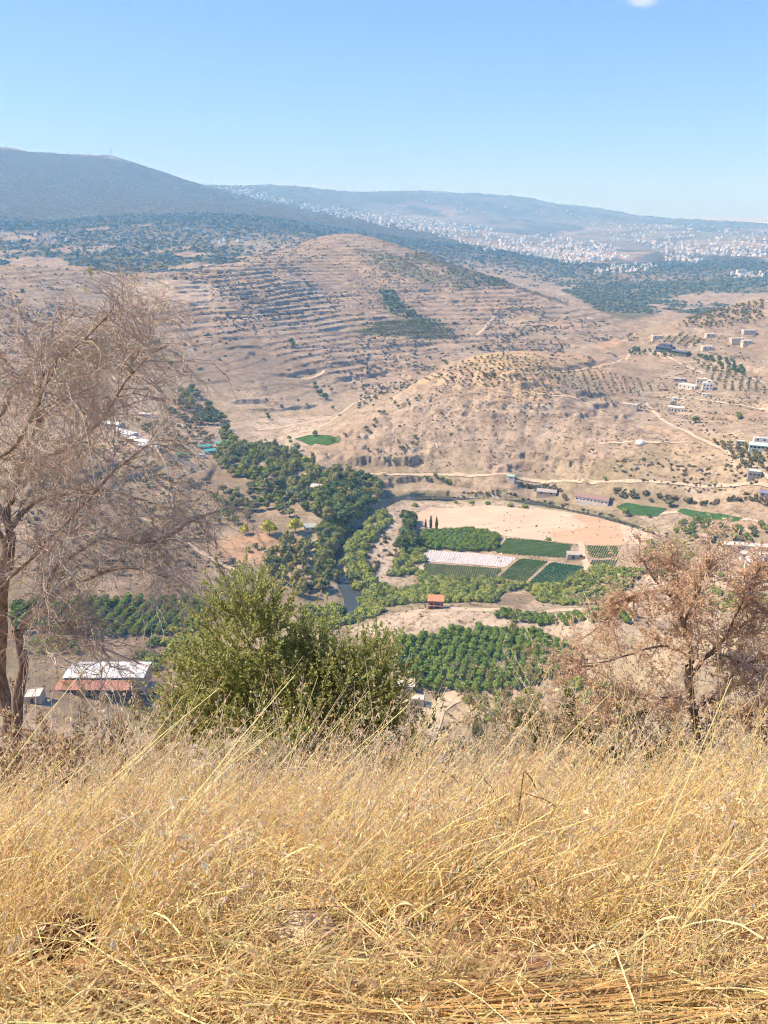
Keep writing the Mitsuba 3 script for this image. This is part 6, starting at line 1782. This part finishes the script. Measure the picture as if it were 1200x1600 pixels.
SAGE = (0.32, 0.33, 0.22)
weed(855, 1040, 6.2, None, 0.55, SAGE, 'sage-green thistly weed left of the dry tan shrub', seed=1, ns=40)
weed(800, 1060, 6.6, None, 0.5, (0.22, 0.23, 0.13), 'sage-green weed standing at the near edge of the citrus orchard', seed=2, ns=30)
weed(965, 1085, 5.3, None, 0.3, (0.13, 0.16, 0.06), 'darker green leafy weed under the dry tan shrub', seed=3, ns=26)
weed(1010, 1090, 5.6, None, 0.4, (0.34, 0.30, 0.19), 'pale weed close to the trunk of the dry tan shrub', seed=4)
weed(1150, 1085, 5.6, None, 0.5, (0.40, 0.30, 0.22), 'tangled brown weed right of the dry shrub\'s trunk', seed=5, ns=36)
weed(900, 1075, 5.8, None, 0.5, (0.45, 0.34, 0.22), 'dry pinkish weed between the sage-green weed and dry shrub', seed=6, ns=36)
weed(640, 1085, 6.0, None, 0.35, (0.30, 0.30, 0.15), 'yellow-green weed at the right foot of the olive bush', seed=7)
weed(730, 1115, 6.3, None, 0.3, (0.28, 0.27, 0.15), 'small pale green weed over the yard, right of the twin pole', seed=8, ns=14)
weed(110, 1105, 5.6, None, 0.5, (0.30, 0.27, 0.17), 'grey-green weed right of the bare tree\'s foot', seed=9, ns=24)
weed(200, 1110, 5.8, None, 0.5, (0.42, 0.34, 0.2), 'dry straw-coloured weed left of the olive bush', seed=10, ns=26)
weed(30, 1120, 4.6, None, 0.35, (0.32, 0.22, 0.15), 'brown dry weed around the foot of the bare tree', seed=11, ns=26)
weed(540, 1135, 5.6, None, 0.6, (0.44, 0.34, 0.18), 'arching dry grass clump at the near foot of the olive bush', seed=12, ns=40, L=(.04, .08), W=(.002, .004))
weed(15, 1150, 4.2, None, 0.3, (0.40, 0.29, 0.19), 'reddish dry weed at the left edge below the bare tree', seed=13, ns=34)
weed(75, 1135, 4.6, None, 0.35, (0.52, 0.41, 0.26), 'pale dry weed just right of the bare tree trunk', seed=14, ns=34)
weed(250, 1125, 5.4, None, 0.45, (0.50, 0.42, 0.24), 'straw-yellow weed at the left foot of the olive bush', seed=15, ns=30, L=(.03, .06), W=(.003, .006))
weed(430, 1145, 5.4, None, 0.5, (0.42, 0.38, 0.20), 'green-yellow grassy clump before the middle of the olive bush', seed=16, ns=30, L=(.04, .08), W=(.002, .004))
# thin brown pods and bent stalks that stand out against the straw
for i, (px, py, Y, ex, ey) in enumerate(((820, 1205, 2.2, 18, 45), (640, 1245, 2.1, 45, 45), (690, 1205, 2.3, 28, 26), (740, 1205, 2.3, 40, 50), (345, 1335, 1.9, 22, 40), (815, 1238, 2.1, 60, 30), (1155, 1275, 1.9, 26, 22), (80, 1385, 1.8, 12, 28), (785, 1275, 2.0, 16, 30))):
    a, b = at_depth(px, py, Y), at_depth(px + ex, py + ey, Y - 0.03)
    g0 = np.array([a[0] - 0.05, a[1] + 0.05, H(a[0] - 0.05, a[1] + 0.05)])
    mid = (a + b) / 2 + [0.01, 0, 0.012]
    P = smoothed3(np.array([g0, (g0 + a) / 2 + [0.02, 0, 0.03], a, mid, b]), 0.02)
    v, f = tube(P, np.interp(np.linspace(0, 1, len(P)), [0, .55, .7, .9, 1], [.0014, .0012, .0022, .0026, .0008]), 5)
    add('seed_pod_stalk', v, f, 'bark', color=(0.24, 0.15, 0.07), smooth=True, label='thin brown bent seed stalk among the straw, ' + NTH[sorted(range(9), key=lambda q: (820, 640, 690, 740, 345, 815, 1155, 80, 785)[q]).index(i)] + ' from the left', cat='seed stalk', group='brown seed stalks among the straw')
for i, (px, py, Y, w, lab) in enumerate(((890, 1035, 5.6, .5, 'dry pinkish brush at the left fringe of the tan shrub'), (945, 1015, 5.9, .5, 'pale dry brush under the left arm of the tan shrub'), (1010, 1040, 5.2, .45, 'tan dry brush just left of the shrub trunk'), (1180, 1050, 5.2, .5, 'dry brown brush at the right edge below the tan shrub'))):
    weed(px, py, Y, None, w, (0.76, 0.64, 0.48), lab, 'brush', seed=30 + i, ns=34, L=(.022, .042), W=(.004, .007))
